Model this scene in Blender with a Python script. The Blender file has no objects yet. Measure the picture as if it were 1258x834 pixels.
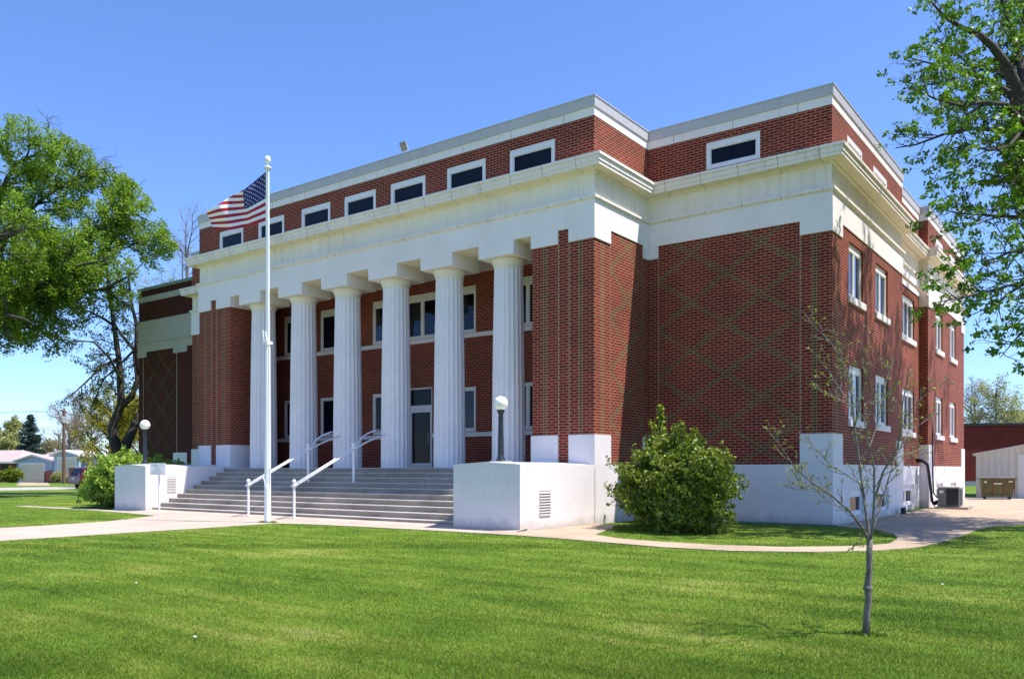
import bpy, math, random
import numpy as np
from mathutils import Vector, Matrix
R = math.radians
random.seed(7); rng = np.random.default_rng(11)
scene = bpy.context.scene
COL = scene.collection

# ------------------------------------------------------------------ camera
F = 1034.0; EYE = 1.5; TH = math.atan(765/1034)
S_, C_ = math.sin(TH), math.cos(TH)
cd = bpy.data.cameras.new('camera'); cam = bpy.data.objects.new('camera', cd); COL.objects.link(cam)
cd.sensor_width = 36; cd.lens = 36*F/1258; cd.shift_y = 160/1258; cd.clip_end = 3000; cd.clip_start = .05
cam.location = (0, 0, EYE); cam.rotation_euler = (R(90), 0, TH)
scene.camera = cam
# ------------------------------------------------------------------ world, sun, exposure
SUN = Vector((.48, .17, 1.0)).normalized()
elev = math.asin(SUN.z); az = math.atan2(SUN.x, SUN.y)
w = bpy.data.worlds.new('World'); scene.world = w; w.use_nodes = True
nt = w.node_tree; nt.nodes.clear()
sky = nt.nodes.new('ShaderNodeTexSky'); sky.sky_type = 'NISHITA'; sky.sun_disc = False
sky.sun_elevation = elev; sky.sun_rotation = az; sky.altitude = 900
sky.air_density = 1.0; sky.dust_density = .5; sky.ozone_density = 2.4
bg = nt.nodes.new('ShaderNodeBackground'); bg.inputs[1].default_value = .13
wo = nt.nodes.new('ShaderNodeOutputWorld')
hs_ = nt.nodes.new('ShaderNodeMix'); hs_.data_type = 'RGBA'; hs_.blend_type = 'MULTIPLY'; hs_.inputs[0].default_value = 1
hs_.inputs[7].default_value = (.79, .955, 1.30, 1)
nt.links.new(sky.outputs[0], hs_.inputs[6]); nt.links.new(hs_.outputs[2], bg.inputs[0]); nt.links.new(bg.outputs[0], wo.inputs[0])
sd = bpy.data.lights.new('sun', 'SUN'); sd.energy = 5.0; sd.angle = R(.53); sd.color = (1, .95, .88)
so = bpy.data.objects.new('sun', sd); COL.objects.link(so); so.rotation_euler = SUN.to_track_quat('Z', 'Y').to_euler()
so.location = (0, 0, 40)
scene.view_settings.view_transform = 'Standard'; scene.view_settings.look = 'None'
scene.view_settings.exposure = .66; scene.view_settings.gamma = 1
scene.view_settings.use_curve_mapping = False
scene.render.engine = 'CYCLES'
scene.cycles.max_bounces = 8; scene.cycles.diffuse_bounces = 5; scene.cycles.transparent_max_bounces = 8
scene.render.resolution_x = 1024; scene.render.resolution_y = 678

# ------------------------------------------------------------------ survey helpers (photo pixel -> place in the building's frame)
def W(px, y, D):
    u = (px-629)/F
    return (D*(u*C_-S_), D*(u*S_+C_), EYE+(577-y)*D/F)
def G(px, y, z=0):
    D = (EYE-z)*F/(y-577); u = (px-629)/F
    return (D*(u*C_-S_), D*(u*S_+C_))
def Yat(px, X):
    u = (px-629)/F; D = X/(u*C_-S_); return D*(u*S_+C_)

# ------------------------------------------------------------------ materials
def newmat(name):
    m = bpy.data.materials.new(name); m.use_nodes = True
    n = m.node_tree.nodes; l = m.node_tree.links
    b = n['Principled BSDF']; return m, n, l, b
def ramp(n, stops, interp='LINEAR'):
    r = n.new('ShaderNodeValToRGB'); r.color_ramp.interpolation = interp
    e = r.color_ramp.elements
    while len(e) > 1: e.remove(e[0])
    e[0].position = stops[0][0]; e[0].color = (*stops[0][1], 1)
    for p, c in stops[1:]:
        k = e.new(p); k.color = (*c, 1)
    return r
def tex(n, l, coord, scale, detail=4, rough=.55, vscale=None, kind='Noise'):
    t = n.new('ShaderNodeTexNoise'); t.inputs['Scale'].default_value = scale
    t.inputs['Detail'].default_value = detail; t.inputs['Roughness'].default_value = rough
    if vscale:
        mp = n.new('ShaderNodeMapping'); mp.inputs['Scale'].default_value = vscale
        l.new(coord, mp.inputs[0]); l.new(mp.outputs[0], t.inputs['Vector'])
    else: l.new(coord, t.inputs['Vector'])
    return t
def mixc(n, l, fac, a, b, mode='MIX'):
    m = n.new('ShaderNodeMix'); m.data_type = 'RGBA'; m.blend_type = mode
    for i, v in ((0, fac), (6, a), (7, b)):
        if hasattr(v, 'links'): l.new(v, m.inputs[i])
        elif i == 0: m.inputs[0].default_value = v
        else: m.inputs[i].default_value = (*v, 1)
    return m.outputs[2]
def math_(n, l, op, a, b=None, c=None):
    m = n.new('ShaderNodeMath'); m.operation = op
    for i, v in enumerate((a, b, c)):
        if v is None: continue
        if hasattr(v, 'links'): l.new(v, m.inputs[i])
        else: m.inputs[i].default_value = v
    return m.outputs[0]
def bump(n, l, b, h, strength=.3, dist=.01):
    k = n.new('ShaderNodeBump'); k.inputs['Strength'].default_value = strength; k.inputs['Distance'].default_value = dist
    l.new(h, k.inputs['Height']); l.new(k.outputs[0], b.inputs['Normal'])
def plain(name, col, rough=.6, var=.12, scale=3, metal=0, spec=None, bmp=0):
    m, n, l, b = newmat(name)
    g = n.new('ShaderNodeNewGeometry')
    t = tex(n, l, g.outputs['Position'], scale, 6, .6)
    lo = tuple(max(0, c*(1-var)) for c in col); hi = tuple(min(1, c*(1+var)) for c in col)
    r = ramp(n, [(.3, lo), (.7, hi)]); l.new(t.outputs[0], r.inputs[0]); l.new(r.outputs[0], b.inputs['Base Color'])
    b.inputs['Roughness'].default_value = rough; b.inputs['Metallic'].default_value = metal
    if spec is not None: b.inputs['Specular IOR Level'].default_value = spec
    if bmp: bump(n, l, b, t.outputs[0], bmp, .01)
    return m

CRS = .0778; BL = .252
def brick_mat(name, c1=(.205, .014, .010), c2=(.115, .007, .006), mort=(.41, .25, .145), diaper=None, row=CRS, width=BL, offset=.5, ms=.0092, olive=((.085, .040, .014), (.140, .066, .023))):
    m, n, l, b = newmat(name)
    uv = n.new('ShaderNodeUVMap'); uv.uv_map = 'UV'
    bt = n.new('ShaderNodeTexBrick'); bt.offset = offset; bt.squash = 1
    l.new(uv.outputs[0], bt.inputs['Vector'])
    bt.inputs['Scale'].default_value = 1; bt.inputs['Mortar Size'].default_value = ms
    bt.inputs['Mortar Smooth'].default_value = .3; bt.inputs['Bias'].default_value = -.1
    bt.inputs['Brick Width'].default_value = width; bt.inputs['Row Height'].default_value = row
    bt.inputs['Color1'].default_value = (*c1, 1); bt.inputs['Color2'].default_value = (*c2, 1); bt.inputs['Mortar'].default_value = (*mort, 1)
    col = bt.outputs['Color']; fac = bt.outputs['Fac']
    if diaper:
        u0, v0, WW, HH = diaper
        sp = n.new('ShaderNodeSeparateXYZ'); l.new(uv.outputs[0], sp.inputs[0])
        vr = math_(n, l, 'FLOOR', math_(n, l, 'DIVIDE', sp.outputs[1], row))
        vq = math_(n, l, 'MULTIPLY', math_(n, l, 'ADD', vr, .5), row)
        hb = width/2
        uq = math_(n, l, 'MULTIPLY', math_(n, l, 'ADD', math_(n, l, 'FLOOR', math_(n, l, 'DIVIDE', sp.outputs[0], hb)), .5), hb)
        a = math_(n, l, 'DIVIDE', math_(n, l, 'SUBTRACT', uq, u0), WW)
        c = math_(n, l, 'DIVIDE', math_(n, l, 'SUBTRACT', vq, v0), HH)
        ms_ = []
        for op in ('ADD', 'SUBTRACT'):
            f = math_(n, l, 'FRACT', math_(n, l, op, a, c))
            d = math_(n, l, 'ABSOLUTE', math_(n, l, 'SUBTRACT', f, .5))
            ms_.append(math_(n, l, 'GREATER_THAN', d, .5-.066))
        mk = math_(n, l, 'MAXIMUM', ms_[0], ms_[1])
        mk = math_(n, l, 'MULTIPLY', mk, math_(n, l, 'SUBTRACT', 1, fac))
        g = n.new('ShaderNodeNewGeometry')
        t2 = tex(n, l, g.outputs['Position'], 9, 2)
        oc = ramp(n, [(.35, olive[0]), (.65, olive[1])]); l.new(t2.outputs[0], oc.inputs[0])
        col = mixc(n, l, mk, col, oc.outputs[0])
    g = n.new('ShaderNodeNewGeometry')
    t = tex(n, l, g.outputs['Position'], .9, 5, .6)
    r = ramp(n, [(.3, (.8, .8, .8)), (.7, (1.15, 1.12, 1.1))]); l.new(t.outputs[0], r.inputs[0])
    col = mixc(n, l, 1.0, col, r.outputs[0], 'MULTIPLY')
    t3 = tex(n, l, g.outputs['Position'], 30, 3, .6)
    r3 = ramp(n, [(.3, (.82, .82, .82)), (.7, (1.15, 1.15, 1.15))]); l.new(t3.outputs[0], r3.inputs[0])
    col = mixc(n, l, 1.0, col, r3.outputs[0], 'MULTIPLY')
    l.new(col, b.inputs['Base Color']); b.inputs['Roughness'].default_value = .8; b.inputs['Specular IOR Level'].default_value = .25
    inv = math_(n, l, 'SUBTRACT', 1, fac); bump(n, l, b, inv, .5, .006)
    return m
def white_mat(name, base=(.80, .80, .78), stain=(.60, .55, .42), amt=.35, joint=0, streak=True, rough=.65, lo=.52, splash=False):
    m, n, l, b = newmat(name)
    g = n.new('ShaderNodeNewGeometry'); P = g.outputs['Position']
    col = None
    t = tex(n, l, P, .8, 6, .6)
    r = ramp(n, [(.35, tuple(c*.93 for c in base)), (.65, base)]); l.new(t.outputs[0], r.inputs[0]); col = r.outputs[0]
    if streak:
        t2 = tex(n, l, P, 1, 5, .65, vscale=(5.5, 5.5, .35))
        r2 = ramp(n, [(lo, (0, 0, 0)), (lo+.2, (amt, amt, amt))]); l.new(t2.outputs[0], r2.inputs[0])
        t4 = tex(n, l, P, .55, 3, .5)
        r4 = ramp(n, [(.4, (.1, .1, .1)), (.65, (1, 1, 1))]); l.new(t4.outputs[0], r4.inputs[0])
        col = mixc(n, l, math_(n, l, 'MULTIPLY', r2.outputs[0], r4.outputs[0]), col, stain)
    t5 = tex(n, l, P, 14, 5, .7)
    r5 = ramp(n, [(.3, (.93, .93, .92)), (.6, (1, 1, 1))]); l.new(t5.outputs[0], r5.inputs[0])
    col = mixc(n, l, 1.0, col, r5.outputs[0], 'MULTIPLY')
    if splash:
        sp = n.new('ShaderNodeSeparateXYZ'); l.new(P, sp.inputs[0])
        t6 = tex(n, l, P, 3.5, 6, .7)
        # dirt splashed up from the ground and faint board lines left by the forms
        k6 = math_(n, l, 'SUBTRACT', math_(n, l, 'MULTIPLY', t6.outputs[0], .62), sp.outputs[2])
        r6 = ramp(n, [(.0, (0, 0, 0)), (.25, (.55, .55, .55))]); l.new(k6, r6.inputs[0])
        col = mixc(n, l, r6.outputs[0], col, (.33, .28, .22))
        f6 = math_(n, l, 'ABSOLUTE', math_(n, l, 'SUBTRACT', math_(n, l, 'FRACT', math_(n, l, 'DIVIDE', sp.outputs[2], .41)), .5))
        col = mixc(n, l, math_(n, l, 'MULTIPLY', math_(n, l, 'GREATER_THAN', f6, .488), .16), col, (.35, .32, .29))
        t7 = tex(n, l, P, 2.2, 8, .8); r7 = ramp(n, [(.60, (0, 0, 0)), (.66, (.4, .4, .4))]); l.new(t7.outputs[0], r7.inputs[0])
        col = mixc(n, l, r7.outputs[0], col, (.60, .55, .48))
    if joint:
        uv = n.new('ShaderNodeUVMap'); uv.uv_map = 'UV'
        sp = n.new('ShaderNodeSeparateXYZ'); l.new(uv.outputs[0], sp.inputs[0])
        f = math_(n, l, 'ABSOLUTE', math_(n, l, 'SUBTRACT', math_(n, l, 'FRACT', math_(n, l, 'DIVIDE', sp.outputs[0], joint)), .5))
        k = math_(n, l, 'MULTIPLY', math_(n, l, 'GREATER_THAN', f, .5-.011/joint), .6)
        col = mixc(n, l, k, col, (.22, .16, .10))
    l.new(col, b.inputs['Base Color']); b.inputs['Roughness'].default_value = rough; b.inputs['Specular IOR Level'].default_value = .3
    bump(n, l, b, t5.outputs[0], .12, .01)
    return m
def conc_mat(name, c1, c2, joint=None, rough=.85, amp=.3):
    m, n, l, b = newmat(name)
    g = n.new('ShaderNodeNewGeometry'); P = g.outputs['Position']
    t = tex(n, l, P, .7, 8, .65); r = ramp(n, [(.32, c1), (.68, c2)]); l.new(t.outputs[0], r.inputs[0])
    t2 = tex(n, l, P, 28, 6, .75); r2 = ramp(n, [(.3, (.82, .82, .82)), (.7, (1.1, 1.1, 1.1))]); l.new(t2.outputs[0], r2.inputs[0])
    col = mixc(n, l, 1, r.outputs[0], r2.outputs[0], 'MULTIPLY')
    if joint:
        sp = n.new('ShaderNodeSeparateXYZ'); l.new(P, sp.inputs[0])
        ks = []
        for i, (j, o) in enumerate(joint):
            f = math_(n, l, 'ABSOLUTE', math_(n, l, 'SUBTRACT', math_(n, l, 'FRACT', math_(n, l, 'DIVIDE', math_(n, l, 'ADD', sp.outputs[i], o), j)), .5))
            ks.append(math_(n, l, 'GREATER_THAN', f, .5-.012/j))
        k = math_(n, l, 'MULTIPLY', math_(n, l, 'MAXIMUM', ks[0], ks[1]) if len(ks) > 1 else ks[0], .55)
        col = mixc(n, l, k, col, tuple(c*.35 for c in c1))
    l.new(col, b.inputs['Base Color']); b.inputs['Roughness'].default_value = rough; b.inputs['Specular IOR Level'].default_value = .25
    bump(n, l, b, t2.outputs[0], amp, .006)
    return m
def glass_mat(name, col=(.008, .011, .018), rough=.04, spec=.13):
    m, n, l, b = newmat(name)
    g = n.new('ShaderNodeNewGeometry')
    t = tex(n, l, g.outputs['Position'], .6, 2); r = ramp(n, [(.3, tuple(c*.7 for c in col)), (.7, tuple(c*1.3 for c in col))])
    l.new(t.outputs[0], r.inputs[0]); l.new(r.outputs[0], b.inputs['Base Color'])
    b.inputs['Roughness'].default_value = rough; b.inputs['Specular IOR Level'].default_value = spec
    t2 = tex(n, l, g.outputs['Position'], 1.4, 2); bump(n, l, b, t2.outputs[0], .05, .02)
    return m
def thin_glass(name):
    m, n, l, b = newmat(name); n.remove(b)
    tr = n.new('ShaderNodeBsdfTransparent'); tr.inputs[0].default_value = (.30, .33, .38, 1)
    gl = n.new('ShaderNodeBsdfGlossy'); gl.inputs['Roughness'].default_value = .02; gl.inputs[0].default_value = (.8, .85, .9, 1)
    fr = n.new('ShaderNodeFresnel'); fr.inputs[0].default_value = 1.35
    mx = n.new('ShaderNodeMixShader'); l.new(fr.outputs[0], mx.inputs[0]); l.new(tr.outputs[0], mx.inputs[1]); l.new(gl.outputs[0], mx.inputs[2])
    l.new(mx.outputs[0], n['Material Output'].inputs[0]); return m
def leaf_mat(name, dark, light, trans=.35, cl=.5):
    m, n, l, b = newmat(name)
    uv = n.new('ShaderNodeUVMap'); uv.uv_map = 'UV'
    sp = n.new('ShaderNodeSeparateXYZ'); l.new(uv.outputs[0], sp.inputs[0])
    g = n.new('ShaderNodeNewGeometry')
    t = tex(n, l, g.outputs['Position'], cl, 3, .6)
    f = math_(n, l, 'ADD', math_(n, l, 'MULTIPLY', sp.outputs[0], .6), math_(n, l, 'MULTIPLY', t.outputs[0], .7))
    r = ramp(n, [(.25, dark), (.95, light)]); l.new(f, r.inputs[0])
    l.new(r.outputs[0], b.inputs['Base Color']); b.inputs['Roughness'].default_value = .5; b.inputs['Specular IOR Level'].default_value = .35
    tl = n.new('ShaderNodeBsdfTranslucent'); 
    yc = mixc(n, l, 1, r.outputs[0], (1.3, 1.35, .6), 'MULTIPLY'); l.new(yc, tl.inputs[0])
    mx = n.new('ShaderNodeMixShader'); mx.inputs[0].default_value = trans
    l.new(b.outputs[0], mx.inputs[1]); l.new(tl.outputs[0], mx.inputs[2]); l.new(mx.outputs[0], n['Material Output'].inputs[0])
    return m
def bark_mat(name, c1, c2, sc=6):
    m, n, l, b = newmat(name)
    g = n.new('ShaderNodeNewGeometry')
    t = tex(n, l, g.outputs['Position'], sc, 8, .7, vscale=(3, 3, .6)); r = ramp(n, [(.35, c1), (.65, c2)])
    l.new(t.outputs[0], r.inputs[0]); l.new(r.outputs[0], b.inputs['Base Color']); b.inputs['Roughness'].default_value = .9
    bump(n, l, b, t.outputs[0], .8, .03); return m

M = {}
ZP, ZL = 1.65, 1.57                     # plinth top, porch floor
Y0, YP = 23.15, 19.97
XW, XP_, XPl, XWl = -6.5, -11.96, -30.6, -36.06
VB = 1.65
M['brick'] = brick_mat('red_brick')
M['brick_wing'] = brick_mat('red_brick_diaper_wide', diaper=(-11.604, 1.17, 2.13, 1.45))
M['brick_side'] = brick_mat('red_brick_diaper_side', diaper=(YP+.87, 1.23, 1.98, 1.45))
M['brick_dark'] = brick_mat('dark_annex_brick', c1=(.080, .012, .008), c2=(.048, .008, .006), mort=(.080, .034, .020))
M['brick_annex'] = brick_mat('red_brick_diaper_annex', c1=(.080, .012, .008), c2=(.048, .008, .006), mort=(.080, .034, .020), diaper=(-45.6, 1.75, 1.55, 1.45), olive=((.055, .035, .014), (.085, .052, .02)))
M['strip'] = brick_mat('stacked_header_brick', c1=(.085, .040, .020), c2=(.035, .016, .014), mort=(.44, .29, .14), row=CRS, width=.125, offset=0, ms=.0125)
M['joint'] = plain('pale_joint', (.42, .33, .22), .8)
M['white'] = white_mat('painted_white', base=(.86, .785, .77), amt=.2)
M['plinth'] = white_mat('painted_white_base', base=(.79, .735, .73), stain=(.56, .50, .43), amt=.35, splash=True)
M['frieze'] = white_mat('stained_frieze', base=(.87, .78, .705), stain=(.56, .42, .30), amt=.45, lo=.46)
M['cornice'] = white_mat('cornice_stone', base=(.87, .78, .72), stain=(.44, .34, .23), amt=.5, joint=1.12, lo=.5)
M['soffit'] = white_mat('cream_soffit', base=(.86, .77, .62), stain=(.45, .33, .18), amt=.5, joint=1.12, lo=.5, streak=True)
M['band'] = white_mat('parapet_band', base=(.86, .785, .76), stain=(.5, .43, .36), amt=.35, joint=1.85)
M['coping'] = white_mat('grey_metal_coping', base=(.52, .49, .49), stain=(.26, .28, .34), amt=.5, rough=.45, lo=.5)
M['column'] = white_mat('column_stone', base=(.83, .765, .765), stain=(.56, .51, .46), amt=.2)
M['cap'] = white_mat('column_capital_cream', base=(.85, .76, .65), stain=(.52, .42, .27), amt=.4)
M['ceil'] = plain('porch_ceiling', (.78, .70, .64), .8, .05)
M['annexwhite'] = white_mat('annex_white', base=(.47, .43, .37), stain=(.34, .30, .24), amt=.4)
M['frame'] = plain('window_frame_white', (.78, .74, .73), .45, .05)
M['glass'] = glass_mat('dark_glass')
M['glass_side'] = glass_mat('dark_glass_side', (.03, .045, .09), .03, .9)
M['thin'] = thin_glass('clear_glass')
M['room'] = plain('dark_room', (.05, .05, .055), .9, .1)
M['step'] = conc_mat('step_concrete', (.27, .215, .165), (.43, .355, .285), joint=[(1.9, .3)])
M['tread'] = conc_mat('step_tread', (.42, .385, .345), (.60, .555, .50))
M['walk'] = conc_mat('walk_concrete', (.43, .345, .28), (.54, .445, .37), joint=[(1.45, .2), (1.45, .3)])
M['drive'] = conc_mat('drive_concrete', (.36, .27, .185), (.50, .39, .285), joint=[(3.0, .2), (3.0, .3)])
M['road'] = conc_mat('road_gravel', (.34, .32, .30), (.46, .43, .40))
M['roof'] = plain('flat_roof', (.25, .25, .24), .9, .1)
M['paint'] = plain('white_paint_metal', (.80, .80, .79), .35, .03)
M['globe'] = plain('milk_glass_globe', (.86, .83, .78), .15, .02, spec=.6)
M['iron'] = plain('dark_blue_iron', (.014, .022, .034), .45, .2, 20)
M['louver'] = plain('vent_louver', (.50, .45, .43), .6, .1)
M['black'] = plain('black_rubber', (.012, .012, .014), .5)
M['grey'] = plain('grey_metal', (.32, .33, .33), .45, .1)
M['hose'] = plain('green_hose', (.02, .22, .16), .4)

# ------------------------------------------------------------------ mesh builder
class MB:
    def __init__(s): s.v = []; s.f = []; s.uv = []; s.m = []
    def face(s, pts, mat=0, uv=None):
        i = len(s.v); s.v += [tuple(p) for p in pts]; s.f.append(tuple(range(i, i+len(pts)))); s.m.append(mat)
        if uv is None:
            a, b, c = Vector(pts[0]), Vector(pts[1]), Vector(pts[2]); nn = (b-a).cross(c-a)
            ax, ay, az_ = abs(nn.x), abs(nn.y), abs(nn.z)
            if az_ > ax and az_ > ay: uv = [(p[0], p[1]) for p in pts] if True else None
            elif ax > ay: uv = [(p[1], p[2]-VB) for p in pts]
            else: uv = [(p[0], p[2]-VB) for p in pts]
        s.uv += uv
        return s
    def box(s, x0, x1, y0, y1, z0, z1, mat=0, bottom=True, topmat=None):
        if x1 < x0: x0, x1 = x1, x0
        if y1 < y0: y0, y1 = y1, y0
        s.face([(x0, y0, z0), (x1, y0, z0), (x1, y0, z1), (x0, y0, z1)], mat)
        s.face([(x1, y0, z0), (x1, y1, z0), (x1, y1, z1), (x1, y0, z1)], mat)
        s.face([(x1, y1, z0), (x0, y1, z0), (x0, y1, z1), (x1, y1, z1)], mat)
        s.face([(x0, y1, z0), (x0, y0, z0), (x0, y0, z1), (x0, y1, z1)], mat)
        s.face([(x0, y0, z1), (x1, y0, z1), (x1, y1, z1), (x0, y1, z1)], mat if topmat is None else topmat)
        if bottom: s.face([(x0, y1, z0), (x1, y1, z0), (x1, y0, z0), (x0, y0, z0)], mat)
        return s
    def wall(s, axis, c, a0, a1, z0, z1, out, holes=(), rev=.14, mat=0, cuts=()):
        """vertical wall on plane axis=c spanning a0..a1; holes = (a0,a1,z0,z1); cuts = (a0,a1,slot)"""
        A = sorted(set([a0, a1]+[h[0] for h in holes]+[h[1] for h in holes]+[k for q in cuts for k in q[:2]]))
        Z = sorted(set([z0, z1]+[h[2] for h in holes]+[h[3] for h in holes]))
        A = [a for a in A if a0-1e-6 <= a <= a1+1e-6]; Z = [z for z in Z if z0-1e-6 <= z <= z1+1e-6]
        P = (lambda a, z, d=0: (a, c-out*d, z)) if axis == 'y' else (lambda a, z, d=0: (c-out*d, a, z))
        flip = (axis == 'y' and out > 0) or (axis == 'x' and out < 0)
        def F_(pts, mt, uv=None):
            if flip: pts = pts[::-1]; uv = uv[::-1] if uv else None
            s.face(pts, mt, uv)
        for i in range(len(A)-1):
            for j in range(len(Z)-1):
                am, zm = (A[i]+A[i+1])/2, (Z[j]+Z[j+1])/2
                if any(h[0] < am < h[1] and h[2] < zm < h[3] for h in holes): continue
                mt = mat; uv = None
                for q in cuts:
                    if q[0] < am < q[1]:
                        mt = q[2]
                        uv = [(A[i]-q[0], Z[j]-VB), (A[i+1]-q[0], Z[j]-VB), (A[i+1]-q[0], Z[j+1]-VB), (A[i]-q[0], Z[j+1]-VB)]
                F_([P(A[i], Z[j]), P(A[i+1], Z[j]), P(A[i+1], Z[j+1]), P(A[i], Z[j+1])], mt, uv)
        for h in holes:
            b0, b1, y0, y1 = h
            F_([P(b0, y0), P(b0, y0, rev), P(b0, y1, rev), P(b0, y1)][::-1], mat)
            F_([P(b1, y0), P(b1, y1), P(b1, y1, rev), P(b1, y0, rev)][::-1], mat)
            F_([P(b0, y1), P(b0, y1, rev), P(b1, y1, rev), P(b1, y1)][::-1], mat)
            F_([P(b0, y0), P(b1, y0), P(b1, y0, rev), P(b0, y0, rev)][::-1], mat)
        return s
    def ring(s, poly, z0, z1, off=0, mat=0, top=True, bottom=True, tmat=None, bmat=None):
        p = offset_poly(poly, off); k = len(p)
        for i in range(k):
            a, b = p[i], p[(i+1) % k]
            s.face([(a[0], a[1], z0), (b[0], b[1], z0), (b[0], b[1], z1), (a[0], a[1], z1)], mat)
        if top: s.face([(a[0], a[1], z1) for a in p], mat if tmat is None else tmat)
        if bottom: s.face([(a[0], a[1], z0) for a in p][::-1], mat if bmat is None else bmat)
        return s
    def tube(s, pts, rad, n=8, mat=0, cap=True):
        pts = [Vector(p) for p in pts]
        if not hasattr(rad, '__len__'): rad = [rad]*len(pts)
        base = len(s.v); k = len(pts)
        up = Vector((0, 0, 1)); t0 = (pts[1]-pts[0]).normalized()
        if abs(t0.z) > .9: up = Vector((1, 0, 0))
        a = t0.cross(up).normalized()
        for i, p in enumerate(pts):
            t = (pts[min(i+1, k-1)]-pts[max(i-1, 0)]).normalized()
            a = (a-t*a.dot(t)).normalized(); b = t.cross(a)
            for j in range(n):
                an = 2*math.pi*j/n; q = p+(a*math.cos(an)+b*math.sin(an))*rad[i]; s.v.append(tuple(q))
        for i in range(k-1):
            for j in range(n):
                j2 = (j+1) % n
                s.f.append((base+i*n+j, base+i*n+j2, base+(i+1)*n+j2, base+(i+1)*n+j)); s.m.append(mat)
                s.uv += [(j/n, i), ((j+1)/n, i), ((j+1)/n, i+1), (j/n, i+1)]
        if cap:
            for idx, rv in ((0, True), (k-1, False)):
                f = [base+idx*n+j for j in range(n)]
                if rv: f = f[::-1]
                s.f.append(tuple(f)); s.m.append(mat); s.uv += [(0, 0)]*n
        return s
    def lathe(s, prof, c, n=24, mat=0, rf=None):
        base = len(s.v); k = len(prof)
        for (r, z) in prof:
            for j in range(n):
                an = 2*math.pi*j/n; rr = r*(rf(an, z) if rf else 1); s.v.append((c[0]+rr*math.cos(an), c[1]+rr*math.sin(an), c[2]+z))
        for i in range(k-1):
            for j in range(n):
                j2 = (j+1) % n
                s.f.append((base+i*n+j, base+i*n+j2, base+(i+1)*n+j2, base+(i+1)*n+j)); s.m.append(mat)
                s.uv += [(j/n, i), ((j+1)/n, i), ((j+1)/n, i+1), (j/n, i+1)]
        for idx, rv in ((0, True), (k-1, False)):
            f = [base+idx*n+j for j in range(n)]
            if rv: f = f[::-1]
            s.f.append(tuple(f)); s.m.append(mat); s.uv += [(0, 0)]*n
        return s
    def build(s, name, mats, parent=None, origin=None, smooth=False, bevel=0):
        if not isinstance(mats, (list, tuple)): mats = [mats]
        V = np.array(s.v, dtype=float)
        if parent is not None:
            o = Vector((0, 0, 0)); q = parent
            while q is not None: o += q.location; q = q.parent
            o = np.array(o)
        elif origin is not None: o = np.array(origin, dtype=float)
        else:
            o = np.array([(V[:, 0].min()+V[:, 0].max())/2, (V[:, 1].min()+V[:, 1].max())/2, V[:, 2].min()])
        V = V-o
        me = bpy.data.meshes.new(name); me.from_pydata(V.tolist(), [], s.f)
        for mt in mats: me.materials.append(mt)
        me.polygons.foreach_set('material_index', s.m)
        ul = me.uv_layers.new(name='UV'); ul.data.foreach_set('uv', np.array(s.uv, dtype=float).ravel())
        if smooth: me.polygons.foreach_set('use_smooth', [True]*len(me.polygons))
        me.update()
        ob = bpy.data.objects.new(name, me); COL.objects.link(ob)
        if parent is not None: ob.parent = parent
        else: ob.location = o
        if bevel:
            bm = ob.modifiers.new('bevel', 'BEVEL'); bm.width = bevel; bm.segments = 2; bm.limit_method = 'ANGLE'
        return ob
def offset_poly(poly, off):
    if off == 0: return list(poly)
    k = len(poly); out = []
    for i in range(k):
        a, b, c = Vector(poly[i-1]), Vector(poly[i]), Vector(poly[(i+1) % k])
        d1, d2 = (b-a).normalized(), (c-b).normalized()
        n1, n2 = Vector((d1.y, -d1.x)), Vector((d2.y, -d2.x))
        out.append((b.x+(n1.x+n2.x)*off/(1+n1.dot(n2)), b.y+(n1.y+n2.y)*off/(1+n1.dot(n2))))
    return out
def tag(o, label=None, cat=None, group=None, kind=None):
    if label: o['label'] = label
    if cat: o['category'] = cat
    if group: o['group'] = group
    if kind: o['kind'] = kind
    return o
def empty(name, loc, label, cat, group=None):
    o = bpy.data.objects.new(name, None); o.location = loc; COL.objects.link(o); o.empty_display_size = .3
    return tag(o, label, cat, group)
def sub(mb, *a, **k): return mb.build(*a, **k)

# ================================================================== GROUND
gm, n, l, b = newmat('lawn_ground')
g = n.new('ShaderNodeNewGeometry'); P = g.outputs['Position']
t1 = tex(n, l, P, .35, 5, .6); t2 = tex(n, l, P, 1.0, 6, .68, vscale=(.30, 1.9, 1)); t3 = tex(n, l, P, 22, 6, .75); t4 = tex(n, l, P, 120, 3, .7)
f = math_(n, l, 'ADD', math_(n, l, 'MULTIPLY', t1.outputs[0], .45), math_(n, l, 'MULTIPLY', t2.outputs[0], .55))
r1 = ramp(n, [(.38, (.066, .132, .009)), (.5, (.120, .198, .016)), (.58, (.178, .240, .030)), (.68, (.29, .31, .09))]); l.new(f, r1.inputs[0])
r3 = ramp(n, [(.3, (.55, .6, .5)), (.7, (1.35, 1.3, 1.3))]); l.new(t3.outputs[0], r3.inputs[0])
c = mixc(n, l, 1, r1.outputs[0], r3.outputs[0], 'MULTIPLY')
r4 = ramp(n, [(.3, (.5, .5, .5)), (.7, (1.4, 1.4, 1.4))]); l.new(t4.outputs[0], r4.inputs[0])
c = mixc(n, l, .6, c, r4.outputs[0], 'MULTIPLY')
l.new(c, b.inputs['Base Color']); b.inputs['Roughness'].default_value = .85; b.inputs['Specular IOR Level'].default_value = .15
bump(n, l, b, t3.outputs[0], .6, .03)
M['lawn'] = gm
mb = MB(); mb.face([(-1500, -1500, 0), (1500, -1500, 0), (1500, 1500, 0), (-1500, 1500, 0)])
tag(mb.build('ground', M['lawn'], origin=(0, 0, 0)), 'green mown lawn and open ground around the courthouse', None, kind='structure')

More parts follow.
